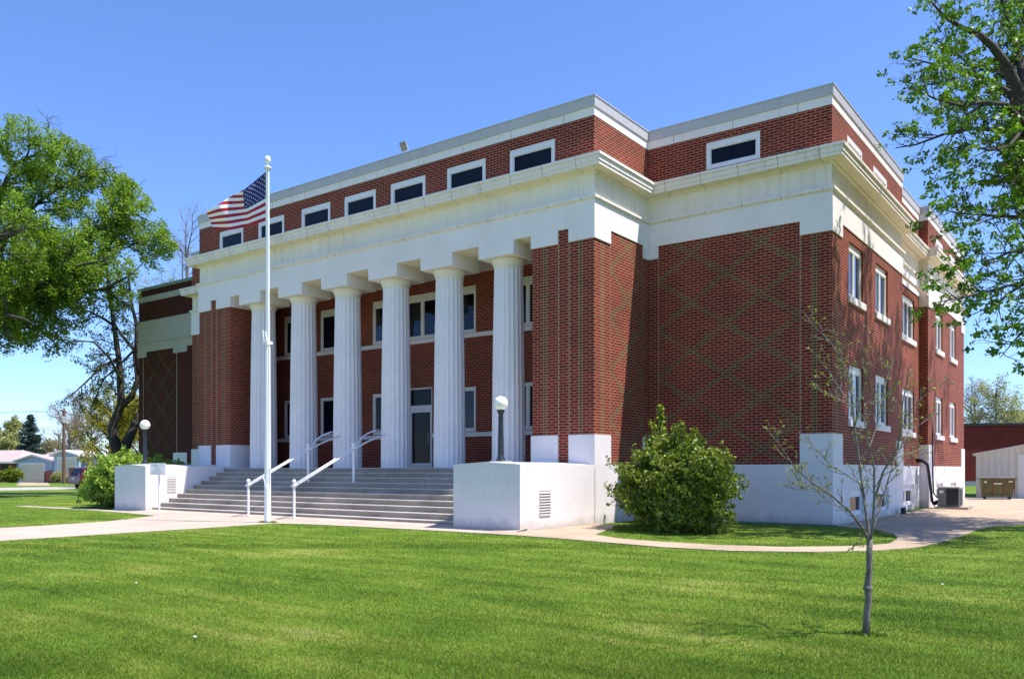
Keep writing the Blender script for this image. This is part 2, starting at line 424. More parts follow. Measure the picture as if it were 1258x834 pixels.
def sheet(name, poly, z, mat, label, edge=.0, zf=None):
    mb = MB(); pts = [(p[0], p[1], (zf(p) if zf else z)) for p in poly]
    a = sum(poly[i-1][0]*poly[i][1]-poly[i][0]*poly[i-1][1] for i in range(len(poly)))
    if a < 0: pts = pts[::-1]
    mb.face(pts)
    k = len(pts)
    for i in range(k):
        p, q = pts[i], pts[(i+1) % k]
        mb.face([(p[0], p[1], -.05), (q[0], q[1], -.05), q, p])
    return tag(mb.build(name, mat, origin=(0, 0, 0)), label, None, kind='structure')
# front walk to the street
sheet('walk', [(-19.25, -60), (-19.25, 12.5), (-19.35, 14.9), (-18.4, 15.25), (-16.5, 15.42), (-13.4, 15.55), (-12.3, 15.5), (-12.3, 16.2), (-25.6, 16.2), (-31, 16.3), (-37, 16.1), (-37, 15.6), (-31.4, 15.85), (-28, 15.5), (-25.6, 15.1), (-23.9, 12.6), (-23.45, 10.5), (-23.3, -60)], .012, M['walk'], 'pale concrete walk leading up to the front steps')
# sloping apron right in front of the steps
mb = MB(); mb.face([(-30.6, 16.2, .016), (-11.9, 16.2, .016), (-11.9, 16.76, .085), (-30.6, 16.76, .085)])
tag(mb.build('walk', M['walk'], origin=(0, 0, 0)), 'narrow sloping concrete apron at the foot of the steps', None, kind='structure')
low = [(-12.3, 15.5), (-11.22, 15.48), (-9.41, 15.21), (-8.45, 15.0), (-7.27, 14.78), (-5.99, 14.85), (-4.68, 15.55), (-3.81, 16.57), (-3.38, 17.6), (-3.2, 19.2), (-3.15, 21.32), (-3.16, 24.2), (-2.95, 25.9), (-2.2, 27.0), (-.5, 27.6), (10, 27.8), (40, 28)]
inner = [(40, 52), (-18, 52), (-6.7, 45), (-6.45, 44.6), (-6.45, 23.15), (-5.2, 22.3), (-4.5, 21.0), (-4.12, 19.6), (-4.0, 18.2), (-4.35, 17.3), (-5.4, 16.25), (-6.6, 15.85), (-7.92, 15.85), (-9.0, 16.1), (-10.0, 16.7), (-10.6, 18.4), (-10.6, 20), (-11.9, 20.0), (-11.9, 16.2), (-12.3, 16.2)]
sheet('path', low+inner, .016, M['drive'], 'tan concrete path curving round the corner to the rear drive')
sheet('lawn_island', [(-2.4, 28.2), (-.8, 28.0), (10, 28.3), (10, 33), (-1, 33), (-2.2, 31.5), (-2.7, 29.6)], .03, M['lawn'], 'patch of shaded grass beyond the rear drive')
# street far left
sheet('road', [(-76, -300), (-66, -300), (-66, 400), (-76, 400)], .012, M['road'], 'light grey street across the far lawn')
sheet('driveway', [W(24, 577, 100.5)[:2], W(58, 577, 98.5)[:2], W(62, 577, 80)[:2], W(20, 577, 80)[:2]], .016, M['drive'], 'pale driveway in front of the blue garage')

# ================================================================== COURTHOUSE
ch = empty('courthouse', (-21.28, 30, 0), 'red brick courthouse with white classical trim and six fluted columns', 'building')
YB = Y0+21.6; YR1, YR2 = Y0+8.45, Y0+13.0; XR = XW-.32
OUT = [(XWl, Y0), (XPl, Y0), (XPl, YP), (XP_, YP), (XP_, Y0), (XW, Y0), (XW, YR1), (XR, YR1), (XR, YR2), (XW, YR2), (XW, YB), (XWl, YB)]
ZE, ZB2 = 8.27, 7.89      # entablature bottom, blocks bottom
ZT, ZF, ZC0, ZC1, ZA, ZW_, ZM = 9.02, 9.75, 9.75, 10.07, 10.07, 11.26, 11.5
ZTOP = 11.77
# pier & portico
PX0, PX1 = -28.52, -14.04; PD = 1.5; IX0, IX1 = -29.9, -12.66
# brick walls ------------------------------------------------------
BM = [M['brick'], M['brick_wing'], M['strip'], M['joint'], M['brick_side'], M['brick_annex'], M['brick_dark']]
def strip_at(a, w=.125): return (a-w/2, a+w/2, 2)
def joint_at(a): return (a-.009, a+.009, 3)
# piers
for nm, x0, x1, side in (('r', PX1, XP_, 1), ('l', XPl, PX0, -1)):
    mb = MB()
    if side == 1: cuts = [strip_at(-13.60), strip_at(-12.40), joint_at(-13.139), joint_at(-12.78)]
    else: cuts = [strip_at(-30.60+.44), strip_at(-30.60+1.64), joint_at(-30.6+.82), joint_at(-30.6+1.18)]
    mb.wall('y', YP, x0, x1, ZL, ZE, -1, cuts=cuts)
    if side == 1:
        mb.wall('x', x1, YP, Y0, ZP, ZE, 1, cuts=[strip_at(YP+.44), joint_at(YP+.87), (YP+.88, Y0-.36, 4), joint_at(Y0-.35), joint_at(Y0-.02)] if False else [strip_at(YP+.44)])
        mb.wall('x', x0, YP, YP+PD, ZL, ZE, -1)
    else:
        mb.wall('x', x0, YP, Y0, ZP, ZE, -1); mb.wall('x', x1, YP, YP+PD, ZL, ZE, 1)
    mb.face([(x0, YP+PD, ZL), (x0, YP+PD, ZE), (x1, YP+PD, ZE), (x1, YP+PD, ZL)])
    sub(mb, 'brick_pier', BM, ch)
# east cheek of the pavilion: diaper panel slightly recessed look
mb = MB(); mb.wall('x', XP_+.004, YP+.87, Y0-.35, ZP, ZE, 1, mat=4, cuts=[(YP+.862, YP+.88, 3), (Y0-.36, Y0-.342, 3)])
sub(mb, 'patterned_brick_panel', BM, ch)
# portico inner side walls + back wall
HW = [(-29.27, -27.47), (-26.96, -25.16), (-17.4, -15.6), (-15.09, -13.29)]
UW, LW = (6.36, 8.04), (2.85, 4.45)
holes = [(a, b2, *z) for a, b2 in HW for z in (UW, LW)] + [(-23.92, -18.72, *UW), (-23.92, -22.75, *LW), (-19.95, -18.72, *LW), (-22.0, -20.78, ZL, 4.56)]
mb = MB(); mb.wall('y', Y0, IX0, IX1, ZL, 8.45, -1, holes, rev=.16)
mb.wall('x', IX0, YP+PD, Y0, ZL, 8.45, 1); mb.wall('x', IX1, YP+PD, Y0, ZL, 8.45, -1)
sub(mb, 'brick_wall', BM, ch)
# wing fronts
mb = MB(); mb.wall('y', Y0, XP_, XW, ZP, ZE, -1, cuts=[(-12.3, -11.613, 0), (-11.613, -11.595, 3), (-11.595, -7.352, 1), (-7.352, -7.334, 3), strip_at(-6.95)][0:0]+[strip_at(-6.95), (-11.613, -11.595, 3), (-7.352, -7.334, 3)])
sub(mb, 'brick_wall', BM, ch)
mb = MB(); mb.wall('y', Y0-.004, -11.595, -7.352, ZP, ZE, -1, mat=1); sub(mb, 'patterned_brick_panel', BM, ch)
mb = MB(); mb.wall('y', Y0, XWl, XPl, ZP, ZE, -1, cuts=[strip_at(XWl+.45)]); mb.wall('x', XWl, Y0, YB, ZP, ZE, -1); mb.wall('y', YB, XWl, XW, ZP, ZE, 1)
sub(mb, 'brick_wall', BM, ch)
# side (east) walls with windows
SW = [(Y0+1.65, Y0+3.22), (Y0+4.72, Y0+6.33)]; SR = [(Y0+9.72, Y0+12.1)]; SB = [(Y0+14.58, Y0+16.1), (Y0+17.8, Y0+19.35)]
US, LS, BS = (6.42, 7.97), (2.92, 4.50), (.2, .95)
hs = lambda L, Zs: [(a, b2, *z) for a, b2 in L for z in Zs]
mb = MB(); mb.wall('x', XW, Y0, YR1, ZP, ZE, 1, hs(SW, (US, LS)), cuts=[strip_at(Y0+.47)])
sub(mb, 'brick_wall', BM, ch)
mb = MB(); mb.wall('x', XR, YR1, YR2, ZP, ZE, 1, hs(SR, (US, LS))); mb.wall('y', YR1, XR, XW, ZP, ZE, 1); sub(mb, 'brick_wall', BM, ch)
mb = MB(); mb.wall('y', YR2, XR, XW, ZP, ZE, -1); mb.wall('x', XW, YR2, YB, ZP, ZE, 1, hs(SB, (US, LS))); sub(mb, 'brick_wall', BM, ch)
# white plinth walls
mb = MB(); o = .03
mb.wall('y', Y0-o, XP_+o, XW+o, -.1, ZP, -1); mb.wall('x', XW+o, Y0-o, YR1+o, -.1, ZP, 1, hs(SW, (BS,)), rev=.2)
mb.wall('x', XR+o, YR1+o, YR2-o, -.1, ZP, 1, hs([(Y0+9.6, Y0+12.0)], (BS,)), rev=.2); mb.wall('y', YR2-o, XR+o, XW+o, -.1, ZP, -1)
mb.wall('y', YR1+o, XR+o, XW+o, -.1, ZP, 1)
mb.wall('x', XW+o, YR2-o, YB+o, -.1, ZP, 1, hs(SB, (BS,)), rev=.2); mb.wall('y', YB+o, XWl-o, XW+o, -.1, ZP, 1)
mb.wall('x', XWl-o, Y0-o, YB+o, -.1, ZP, -1); mb.wall('y', Y0-o, XWl-o, XPl-o, -.1, ZP, -1)
mb.wall('x', XP_+o, YP-o, Y0-o, -.1, ZP, 1); mb.wall('x', XPl-o, YP-o, Y0-o, -.1, ZP, -1)
for sx in ((XP_, XW+o), ):
    mb.face([(XP_-.01, Y0-o, ZP), (XW+o, Y0-o, ZP), (XW+o, Y0+.01, ZP), (XP_-.01, Y0+.01, ZP)])
mb.face([(XW-.01, Y0, ZP+.001), (XW+o, Y0, ZP+.001), (XW+o, YR1, ZP+.001), (XW-.01, YR1, ZP+.001)])
mb.face([(XW-.01, YR2, ZP+.001), (XW+o, YR2, ZP+.001), (XW+o, YB, ZP+.001), (XW-.01, YB, ZP+.001)])
mb.face([(XR-.01, YR1, ZP+.001), (XR+o, YR1, ZP+.001), (XR+o, YR2, ZP+.001), (XR-.01, YR2, ZP+.001)])
mb.face([(XP_-.01, YP, ZP+.001), (XP_+o, YP, ZP+.001), (XP_+o, Y0, ZP+.001), (XP_-.01, Y0, ZP+.001)])
sub(mb, 'plinth', [M['plinth']], ch)
# base blocks at every corner
o2 = .045; ZBT = 2.48
def block(x0, x1, y0, y1, z0=ZL-.02, z1=ZBT, name='base_block', mat='plinth'):
    return sub(MB().box(x0, x1, y0, y1, z0, z1), name, [M[mat]], ch, bevel=.012)
for z0, z1, nm, mt in ((ZL-.02, ZBT, 'base_block', 'plinth'), (ZB2, ZE-.003, 'corner_block', 'white')):
    e = .033 if nm == 'base_block' else .035
    wz = -.05 if nm == 'base_block' else z0
    block(PX1-e, -13.139, YP-e, YP+.9, z0, z1, nm, mt); block(-12.783, XP_+e, YP-e, YP+.872, z0, z1, nm, mt)
    if nm == 'base_block': block(XP_-.2, XP_+e-.001, YP+.01, YP+.871, -.05, z0+.001, nm, mt)
    block(XPl-e, -29.78, YP-e, YP+.872, z0, z1, nm, mt); block(-29.42, PX0+e, YP-e, YP+.9, z0, z1, nm, mt)
    block(XP_-.01, -11.604, Y0-e, Y0+.3, z0 if nm != 'base_block' else ZP-.3, z1, nm, mt)
    block(XP_-.3, XP_+e, Y0-.35, Y0-e-.003, z0 if nm != 'base_block' else -.05, z1, nm, mt)
    block(-7.343, XW+e, Y0-e-.002, Y0+.932, wz, z1, nm, mt)
    block(XWl-e, -35.2, Y0-e, Y0+.93, wz, z1, nm, mt); block(-31.3, XPl+.01, Y0-e, Y0+.3, wz, z1, nm, mt)
    if nm == 'base_block': block(XW-.9, XW+e, Y0+7.5, YR1+e, wz, z1, nm, mt)
    block(XR-.1, XW+e, YR2-e, YR2+.95, wz, z1, nm, mt); block(XW-.9, XW+e, YB-.9, YB+e, wz, z1, nm, mt)
# entablature
mb = MB()
PORT = (IX0, IX1, YP+1.35, Y0)
mb.ring(OUT, 8.45, 9.02, .03, 0, top=True, bottom=True)
sub(mb, 'architrave', [M['white']], ch)
# lower strip of the architrave: front beam + perimeter
mb = MB()
mb.box(XPl-.03, XP_+.03, YP-.03, YP+1.35, ZE, 8.449)
mb.box(XPl-.03, IX0, YP+1.351, Y0, ZE, 8.449); mb.box(IX1, XP_+.03, YP+1.351, Y0, ZE, 8.449)
OUTB = [(XWl, Y0), (XW, Y0), (XW, YR1), (XR, YR1), (XR, YR2), (XW, YR2), (XW, YB), (XWl, YB)]
p = offset_poly(OUTB, .03); p = p[:1]+[(IX0, Y0-.03), (IX0, Y0+.001), (IX1, Y0+.001), (IX1, Y0-.03)]+p[1:]
for i in range(len(p)):
    a, b_ = p[i], p[(i+1) % len(p)]
    mb.face([(a[0], a[1], ZE), (b_[0], b_[1], ZE), (b_[0], b_[1], 8.449), (a[0], a[1], 8.449)])
mb.face([(XP_, Y0-.03, ZE), (XP_, Y0+.2, ZE), (XW+.03, Y0+.2, ZE), (XW+.03, Y0-.03, ZE)])
mb.face([(XW-.1, Y0, ZE+.001), (XW-.1, YB, ZE+.001), (XW+.03, YB, ZE+.001), (XW+.03, Y0, ZE+.001)])
sub(mb, 'architrave', [M['white']], ch)
sub(MB().face([(IX0, YP+1.35, 8.446), (IX0, Y0, 8.446), (IX1, Y0, 8.446), (IX1, YP+1.35, 8.446)]), 'porch_ceiling', [M['ceil']], ch)
# cream underside of the beam
sub(MB().face([(PX0, YP, ZE-.003), (PX0, YP+1.34, ZE-.003), (PX1, YP+1.34, ZE-.003), (PX1, YP, ZE-.003)]), 'beam_soffit', [M['soffit']], ch)
mb = MB(); mb.ring(OUT, 8.985, 9.055, .10, 0); mb.ring(OUT, 8.955, 8.984, .06, 0); sub(mb, 'taenia_moulding', [M['cornice']], ch)
mb = MB(); mb.ring(OUT, 9.056, ZF, -.01, 0, top=False, bottom=False); sub(mb, 'frieze', [M['frieze']], ch)
mb = MB()
mb.ring(OUT, 9.70, 9.752, .06, 0, tmat=0)                                  # bed mould
mb.ring(OUT, 9.753, 9.85, .36, 0, bmat=1)
mb.ring(OUT, 9.851, 9.99, .385, 0, bottom=True); mb.ring(OUT, 9.991, 10.07, .43, 0)
sub(mb, 'cornice', [M['cornice'], M['soffit']], ch)
# attic storey
AW = [(-29.21, -27.70), (-26.75, -25.24), (-24.25, -22.72), (-21.98, -20.46), (-19.75, -18.22), (-17.30, -15.77), (-14.85, -13.26)]
AZ = (10.12, 10.92)
mb = MB()
mb.wall('y', YP, XPl, XP_, ZA-.02, ZW_, -1, hs(AW, (AZ,)), rev=.1)
mb.wall('x', XP_, YP, Y0, ZA-.02, ZW_, 1); mb.wall('x', XPl, YP, Y0, ZA-.02, ZW_, -1)
mb.wall('y', Y0, XP_, XW, ZA-.02, ZW_, -1, [(-10.06, -8.46, 10.25, 11.03)], rev=.1); mb.wall('y', Y0, XWl, XPl, ZA-.02, ZW_, -1, [(-34.1, -32.5, 10.25, 11.03)], rev=.1)
AS1 = [(Y0+1.5, Y0+3.09), (Y0+4.44, Y0+6.2)]; AS2 = [(Y0+9.9, Y0+11.6)]; AS3 = [(Y0+14.58, Y0+16.1), (Y0+17.8, Y0+19.35)]; AZS = (10.22, 10.95)
mb.wall('x', XW, Y0, YR1, ZA-.02, ZW_, 1, hs(AS1, (AZS,)), rev=.1); mb.wall('x', XR, YR1, YR2, ZA-.02, ZW_, 1, hs(AS2, (AZS,)), rev=.1)
mb.wall('y', YR2, XR, XW, ZA-.02, ZW_, -1); mb.wall('y', YR1, XR, XW, ZA-.02, ZW_, 1); mb.wall('x', XW, YR2, YB, ZA-.02, ZW_, 1, hs(AS3, (AZS,)), rev=.1)
mb.wall('x', XWl, Y0, YB, ZA-.02, ZW_, -1); mb.wall('y', YB, XWl, XW, ZA-.02, ZW_, 1)
sub(mb, 'attic_wall', BM, ch)
mb = MB(); mb.ring(OUT, ZW_, ZM, .012, 0); sub(mb, 'parapet_band', [M['band']], ch)
mb = MB(); mb.ring(OUT, ZM+.001, ZTOP, .045, 0); mb.ring(OUT, ZTOP, ZTOP+.03, .065); sub(mb, 'coping', [M['coping']], ch)

# windows ----------------------------------------------------------
def window(axis, c, out, a0, a1, z0, z1, lights, depth=.10, fw=.07, sill=False, gl='glass', hopper=False, head=0, parent=ch, sillz=.17, sillp=.07, name='window'):
    d = c-out*depth
    mb = MB()
    def bx(p0, p1, q0, q1, t0=-.0, t1=.06):
        y0_, y1_ = d+out*t0, d+out*t1
        if axis == 'y': mb.box(p0, p1, y0_, y1_, q0, q1)
        else: mb.box(y0_, y1_, p0, p1, q0, q1)
    zt = z1-head
    if head: bx(a0, a1, zt, z1, 0, .05)
    bx(a0, a0+fw, z0, zt); bx(a1-fw, a1, z0, zt); bx(a0+fw, a1-fw, zt-fw, zt); bx(a0+fw, a1-fw, z0, z0+fw)
    ws = (a1-a0-2*fw)/lights
    for k in range(1, lights):
        m_ = a0+fw+ws*k; bx(m_-fw*.55, m_+fw*.55, z0+fw, zt-fw, .002, .055)
    for k in range(lights):                      # slim sash rails
        s0 = a0+fw+ws*k+(fw*.55 if k else 0); s1 = a0+fw+ws*(k+1)-(fw*.55 if k < lights-1 else 0); q = .028
        for r_ in ((s0, s0+q, z0+fw, zt-fw), (s1-q, s1, z0+fw, zt-fw), (s0+q, s1-q, z0+fw, z0+fw+q), (s0+q, s1-q, zt-fw-q, zt-fw)): bx(*r_, .004, .035)
    if hopper: bx(a0+fw, a1-fw, z0+(zt-z0)*.34-.025, z0+(zt-z0)*.34+.025, .003, .05)
    fr = sub(mb, name, [M['frame']], parent)
    mb = MB(); q = d+out*.012
    if axis == 'y': mb.box(a0+fw*.5, a1-fw*.5, q-.004*1, q+.004, z0+fw*.5, zt-fw*.5)
    else: mb.box(q-.004, q+.004, a0+fw*.5, a1-fw*.5, z0+fw*.5, zt-fw*.5)
    sub(mb, 'pane', [M[gl]], fr)
    if sill:
        mb = MB(); s0, s1 = c-out*.1, c+out*sillp
        if axis == 'y': mb.box(a0-.1, a1+.1, min(s0, s1), max(s0, s1), z0-sillz, z0-.002)
        else: mb.box(min(s0, s1), max(s0, s1), a0-.1, a1+.1, z0-sillz, z0-.002)
        sub(mb, 'sill', [M['plinth']], fr)
    return fr
for a, b_ in HW:
    window('y', Y0, -1, a, b_, *UW, 2, depth=.1, fw=.1, head=.16); window('y', Y0, -1, a, b_, *LW, 2, depth=.1, fw=.1, hopper=False)
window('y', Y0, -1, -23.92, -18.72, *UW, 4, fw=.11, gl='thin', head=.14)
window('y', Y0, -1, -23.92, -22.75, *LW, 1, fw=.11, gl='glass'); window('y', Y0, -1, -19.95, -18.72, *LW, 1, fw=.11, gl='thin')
for a, b_ in AW: window('y', YP, -1, a, b_, *AZ, 1, depth=.06, fw=.11, head=.07)
window('y', Y0, -1, -10.06, -8.46, 10.25, 11.03, 1, depth=.06, fw=.11, head=.07); window('y', Y0, -1, -34.1, -32.5, 10.25, 11.03, 1, depth=.06, fw=.11, head=.07)
for L, X in ((AS1, XW), (AS2, XR), (AS3, XW)):
    for a, b_ in L: window('x', X, 1, a, b_, *AZS, 1, depth=.06, fw=.11, head=.07, gl='glass_side')
for L, X in ((SW, XW), (SR, XR), (SB, XW)):
    for a, b_ in L:
        for z in (US, LS): window('x', X, 1, a, b_, *z, 2 if b_-a < 1.9 else 3, depth=.12, fw=.09, sill=True, gl='glass_side', head=.12, hopper=False, sillz=.19)
for L, X in ((SW, XW+.03), ([(Y0+9.6, Y0+12.0)], XR+.03), (SB, XW+.03)):
    for a, b_ in L: window('x', X, 1, a, b_, *BS, 1 if b_-a < 1.7 else 2, depth=.14, fw=.09, head=.12, gl='glass')
# lit room behind the centre windows
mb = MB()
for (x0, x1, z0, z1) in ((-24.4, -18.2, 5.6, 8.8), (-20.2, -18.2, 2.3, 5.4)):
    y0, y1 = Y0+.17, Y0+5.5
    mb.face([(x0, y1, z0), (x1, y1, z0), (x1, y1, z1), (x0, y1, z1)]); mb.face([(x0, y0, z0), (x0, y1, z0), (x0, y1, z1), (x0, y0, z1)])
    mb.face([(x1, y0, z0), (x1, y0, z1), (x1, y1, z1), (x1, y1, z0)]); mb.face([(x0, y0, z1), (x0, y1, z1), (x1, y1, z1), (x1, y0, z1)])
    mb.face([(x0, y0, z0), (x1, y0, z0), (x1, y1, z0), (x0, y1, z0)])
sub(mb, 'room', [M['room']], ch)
lm, n, l, b = newmat('ceiling_lamp'); b.inputs['Base Color'].default_value = (.8, .75, .4, 1)
b.inputs['Emission Color'].default_value = (1, .86, .3, 1); b.inputs['Emission Strength'].default_value = 1.6; M['lamp'] = lm
sub(MB().box(-22.6, -18.9, Y0+2.6, Y0+2.75, 8.55, 8.62), 'ceiling_lamp', [lm], ch)
sub(MB().box(-19.9, -18.9, Y0+1.6, Y0+1.75, 4.85, 4.92), 'ceiling_lamp', [lm], ch)
# sill bands on the portico wall
def segs(spans, x0, x1):
    out = []; x = x0
    for a, b_ in sorted(spans):
        if a > x: out.append((x, a))
        x = max(x, b_)
    if x < x1: out.append((x, x1))
    return out
mb = MB(); mb.box(IX0, IX1, Y0-.06, Y0+.05, 6.19, 6.34); sub(mb, 'sill_band', [M['white']], ch)
mb = MB()
for a, b_ in segs([(-22.0, -20.78)], IX0, IX1): mb.box(a, b_, Y0-.06, Y0+.05, 2.68, 2.83)
sub(mb, 'sill_band', [M['white']], ch)
# door
mb = MB(); d = Y0+.05
for bxx in ((-22.0, -21.93, ZL, 4.56), (-20.86, -20.78, ZL, 4.56), (-21.93, -20.86, 4.5, 4.56), (-21.93, -20.86, 3.74, 3.90)): mb.box(bxx[0], bxx[1], d, d+.08, bxx[2], bxx[3])
dr = sub(mb, 'door', [M['frame']], ch)
mb = MB()
for bxx in ((-21.925, -21.86, ZL+.02, 3.735), (-20.93, -20.865, ZL+.02, 3.735), (-21.86, -20.93, ZL+.02, ZL+.18), (-21.86, -20.93, 3.64, 3.735)): mb.box(bxx[0], bxx[1], d+.01, d+.06, bxx[2], bxx[3])
sub(mb, 'door_leaf', [M['frame']], dr)
mb = MB(); mb.box(-21.87, -20.92, d+.03, d+.04, ZL+.15, 3.66); mb.box(-21.94, -20.85, d+.03, d+.04, 3.88, 4.52); sub(mb, 'pane', [M['glass']], dr)
mb = MB(); mb.tube([(-20.96, d-.0, 2.85), (-20.96, d-.07, 2.85), (-20.96, d-.07, 2.45), (-20.96, d-.0, 2.45)], .014, 6); sub(mb, 'handle', [M['grey']], dr)
# porch floor and core behind the walls
mb = MB(); mb.box(PX0-1.3, PX1+1.3, 19.70, Y0+.16, .0, ZL-.012); sub(mb, 'porch_floor', [M['tread']], ch)
mb = MB(); mb.box(XPl+.02, PX0-.001, YP, Y0, -.05, ZL-.02); mb.box(PX1+.001, XP_-.001, YP, Y0, -.05, ZL-.02); sub(mb, 'pier_base', [M['plinth']], ch)
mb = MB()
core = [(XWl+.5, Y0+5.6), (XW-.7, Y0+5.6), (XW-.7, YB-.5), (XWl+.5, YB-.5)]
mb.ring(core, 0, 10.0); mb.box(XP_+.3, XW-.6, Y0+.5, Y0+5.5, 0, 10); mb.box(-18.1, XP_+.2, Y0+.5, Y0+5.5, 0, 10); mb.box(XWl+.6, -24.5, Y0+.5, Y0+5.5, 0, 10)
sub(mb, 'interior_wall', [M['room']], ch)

# columns ----------------------------------------------------------
NF = 20
CY = YP+.62
def make_column(cx):
    mb = MB()
    def rf(an, z):
        t = (an*NF/(2*math.pi)) % 1.0
        return 1-.052*math.sin(math.pi*t)**.8
    H = 7.62-ZL; prof = []
    for i in range(9):
        t = i/8; r = .515-.075*t+.012*math.sin(math.pi*t); prof.append((r, H*t-.01))
    mb.lathe(prof, (cx, CY, ZL), n=NF*6, rf=rf)
    sh = mb.build('column', [M['column']], ch)
    mb = MB(); z0 = 7.61
    mb.lathe([(.448, 0), (.456, .02), (.448, .035), (.46, .07), (.50, .15), (.525, .215), (.515, .262)], (cx, CY, z0), n=48)
    cp = mb.build('capital', [M['cap']], sh, smooth=True)
    mb = MB(); mb.box(cx-.66, cx+.66, YP-.03, YP+1.34, 7.872, ZE-.002)
    mb.build('abacus_block', [M['white']], sh, bevel=.012)
    return sh
for k in range(6): make_column(-21.31+(k-2.5)*2.38)

# stairs -----------------------------------------------------------
for k in range(10):
    y = 16.73+.328*k; z = .157*(k+1)
    mb = MB(); mb.box(PX0, PX1, y, y+.33 if k < 9 else 19.75, 0 if k == 0 else z-.16, z-.028); mb.box(PX0, PX1, y-.02, y+.345 if k < 9 else 19.75, z-.027, z-.003*0-.0005, mat=1)
    sub(mb, 'step', [M['step'], M['tread']], ch, bevel=.006)
# cheek walls with pitched cap
for (x0, x1, s) in ((PX1, XP_+.03, 1), (XPl-.03, PX0, -1)):
    mb = MB(); y0, y1, zt, zr = 16.45, YP-.01, 1.64, 1.70; xm = (x0+x1)/2
    mb.face([(x0, y0, -.05), (x1, y0, -.05), (x1, y0, zt), (xm, y0, zr), (x0, y0, zt)])
    mb.face([(x1, y0, -.05), (x1, y1, -.05), (x1, y1, zt), (x1, y0, zt)]); mb.face([(x0, y1, -.05), (x0, y0, -.05), (x0, y0, zt), (x0, y1, zt)])
    mb.face([(x0, y0, zt), (xm, y0, zr), (xm, y1, zr), (x0, y1, zt)]); mb.face([(xm, y0, zr), (x1, y0, zt), (x1, y1, zt), (xm, y1, zr)])
    mb.face([(x0, y1, -.05), (x0, y1, zt), (xm, y1, zr), (x1, y1, zt), (x1, y1, -.05)])
    cw = sub(mb, 'cheek_wall', [M['plinth']], ch, bevel=.03)
    # louvre vent on the +X face of each cheek
    X = x1; ya, yb = (17.25, 17.78) if s == 1 else (17.9, 18.55)
    za, zb = (.38, 1.0)
    if s == -1: ya, yb, za, zb = 17.28, 17.66, .72, 1.25
    mb = MB(); mb.box(X+.001, X+.012, ya, yb, za, zb)
    k = 9
    for i in range(k):
        z = za+(zb-za)*(i+.2)/k; mb.face([(X+.013, ya+.02, z), (X+.013, yb-.02, z), (X+.035, yb-.02, z-.035), (X+.035, ya+.02, z-.035)][::-1], 1)
        mb.face([(X+.0125, ya+.02, z+.005), (X+.0125, yb-.02, z+.005), (X+.0125, yb-.02, z+.03), (X+.0125, ya+.02, z+.03)], 2)
    sub(mb, 'vent', [M['plinth'], M['louver'], M['grey']], cw)

# annex on the left -------------------------------------------------
ax0, ax1, ay0, ay1 = -46.4, -38.0, 26.35, 40
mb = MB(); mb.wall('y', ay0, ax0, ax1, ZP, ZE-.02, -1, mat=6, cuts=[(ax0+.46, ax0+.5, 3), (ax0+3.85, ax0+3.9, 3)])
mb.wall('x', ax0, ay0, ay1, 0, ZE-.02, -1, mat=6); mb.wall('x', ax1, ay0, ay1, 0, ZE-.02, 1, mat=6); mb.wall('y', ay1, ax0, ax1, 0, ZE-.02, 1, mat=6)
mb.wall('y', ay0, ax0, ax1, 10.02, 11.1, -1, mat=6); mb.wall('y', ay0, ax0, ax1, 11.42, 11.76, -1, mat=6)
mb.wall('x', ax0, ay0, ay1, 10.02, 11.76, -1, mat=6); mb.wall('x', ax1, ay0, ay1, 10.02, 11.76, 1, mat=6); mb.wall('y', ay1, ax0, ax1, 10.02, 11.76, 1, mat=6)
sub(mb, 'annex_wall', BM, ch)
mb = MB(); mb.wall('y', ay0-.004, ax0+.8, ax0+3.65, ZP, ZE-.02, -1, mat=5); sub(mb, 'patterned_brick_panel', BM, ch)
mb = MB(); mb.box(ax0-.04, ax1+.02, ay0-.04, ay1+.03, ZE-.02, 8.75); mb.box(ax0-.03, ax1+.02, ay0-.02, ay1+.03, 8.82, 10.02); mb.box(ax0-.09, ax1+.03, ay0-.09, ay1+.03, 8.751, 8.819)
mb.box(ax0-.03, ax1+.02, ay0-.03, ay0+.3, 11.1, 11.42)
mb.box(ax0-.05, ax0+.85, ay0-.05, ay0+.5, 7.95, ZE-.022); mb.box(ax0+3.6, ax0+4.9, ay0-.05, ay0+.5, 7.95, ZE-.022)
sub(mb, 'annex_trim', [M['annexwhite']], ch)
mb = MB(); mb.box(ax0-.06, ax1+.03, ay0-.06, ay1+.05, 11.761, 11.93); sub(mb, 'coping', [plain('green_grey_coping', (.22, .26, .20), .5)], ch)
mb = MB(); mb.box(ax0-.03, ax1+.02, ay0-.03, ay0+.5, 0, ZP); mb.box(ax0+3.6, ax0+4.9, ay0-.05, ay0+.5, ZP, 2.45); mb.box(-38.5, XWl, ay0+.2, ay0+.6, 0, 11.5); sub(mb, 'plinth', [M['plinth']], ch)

# floodlight on the roof
X, Y, Z = -21.1, YP+.3, ZTOP
fl = empty('floodlight', (X, Y, Z), 'small grey floodlight tilted up on the roof parapet', 'floodlight')
X, Y = -19.35, YP+.3
fl.location = (X, Y, Z)
MB().tube([(X, Y, Z), (X, Y, Z+.28)], .018, 8).build('bracket', [M['grey']], fl)
mb = MB(); mb.box(-.115, .115, -.04, .04, -.15, .15); 
hd = mb.build('lamp_head', [M['grey']], fl, bevel=.015); hd.location = (-.10, 0, .42); hd.rotation_euler = (R(15), R(-14), R(25))
for v in hd.data.vertices: v.co += Vector(fl.location)
mb = MB(); mb.box(-.095, .095, -.046, -.041, -.13, .13); fg = mb.build('lamp_glass', [plain('dusty_glass', (.22, .21, .17), .3)], hd)
for v in fg.data.vertices: v.co += Vector(fl.location)+Vector(hd.location)
# note: child meshes were shifted by the builder, shift back above

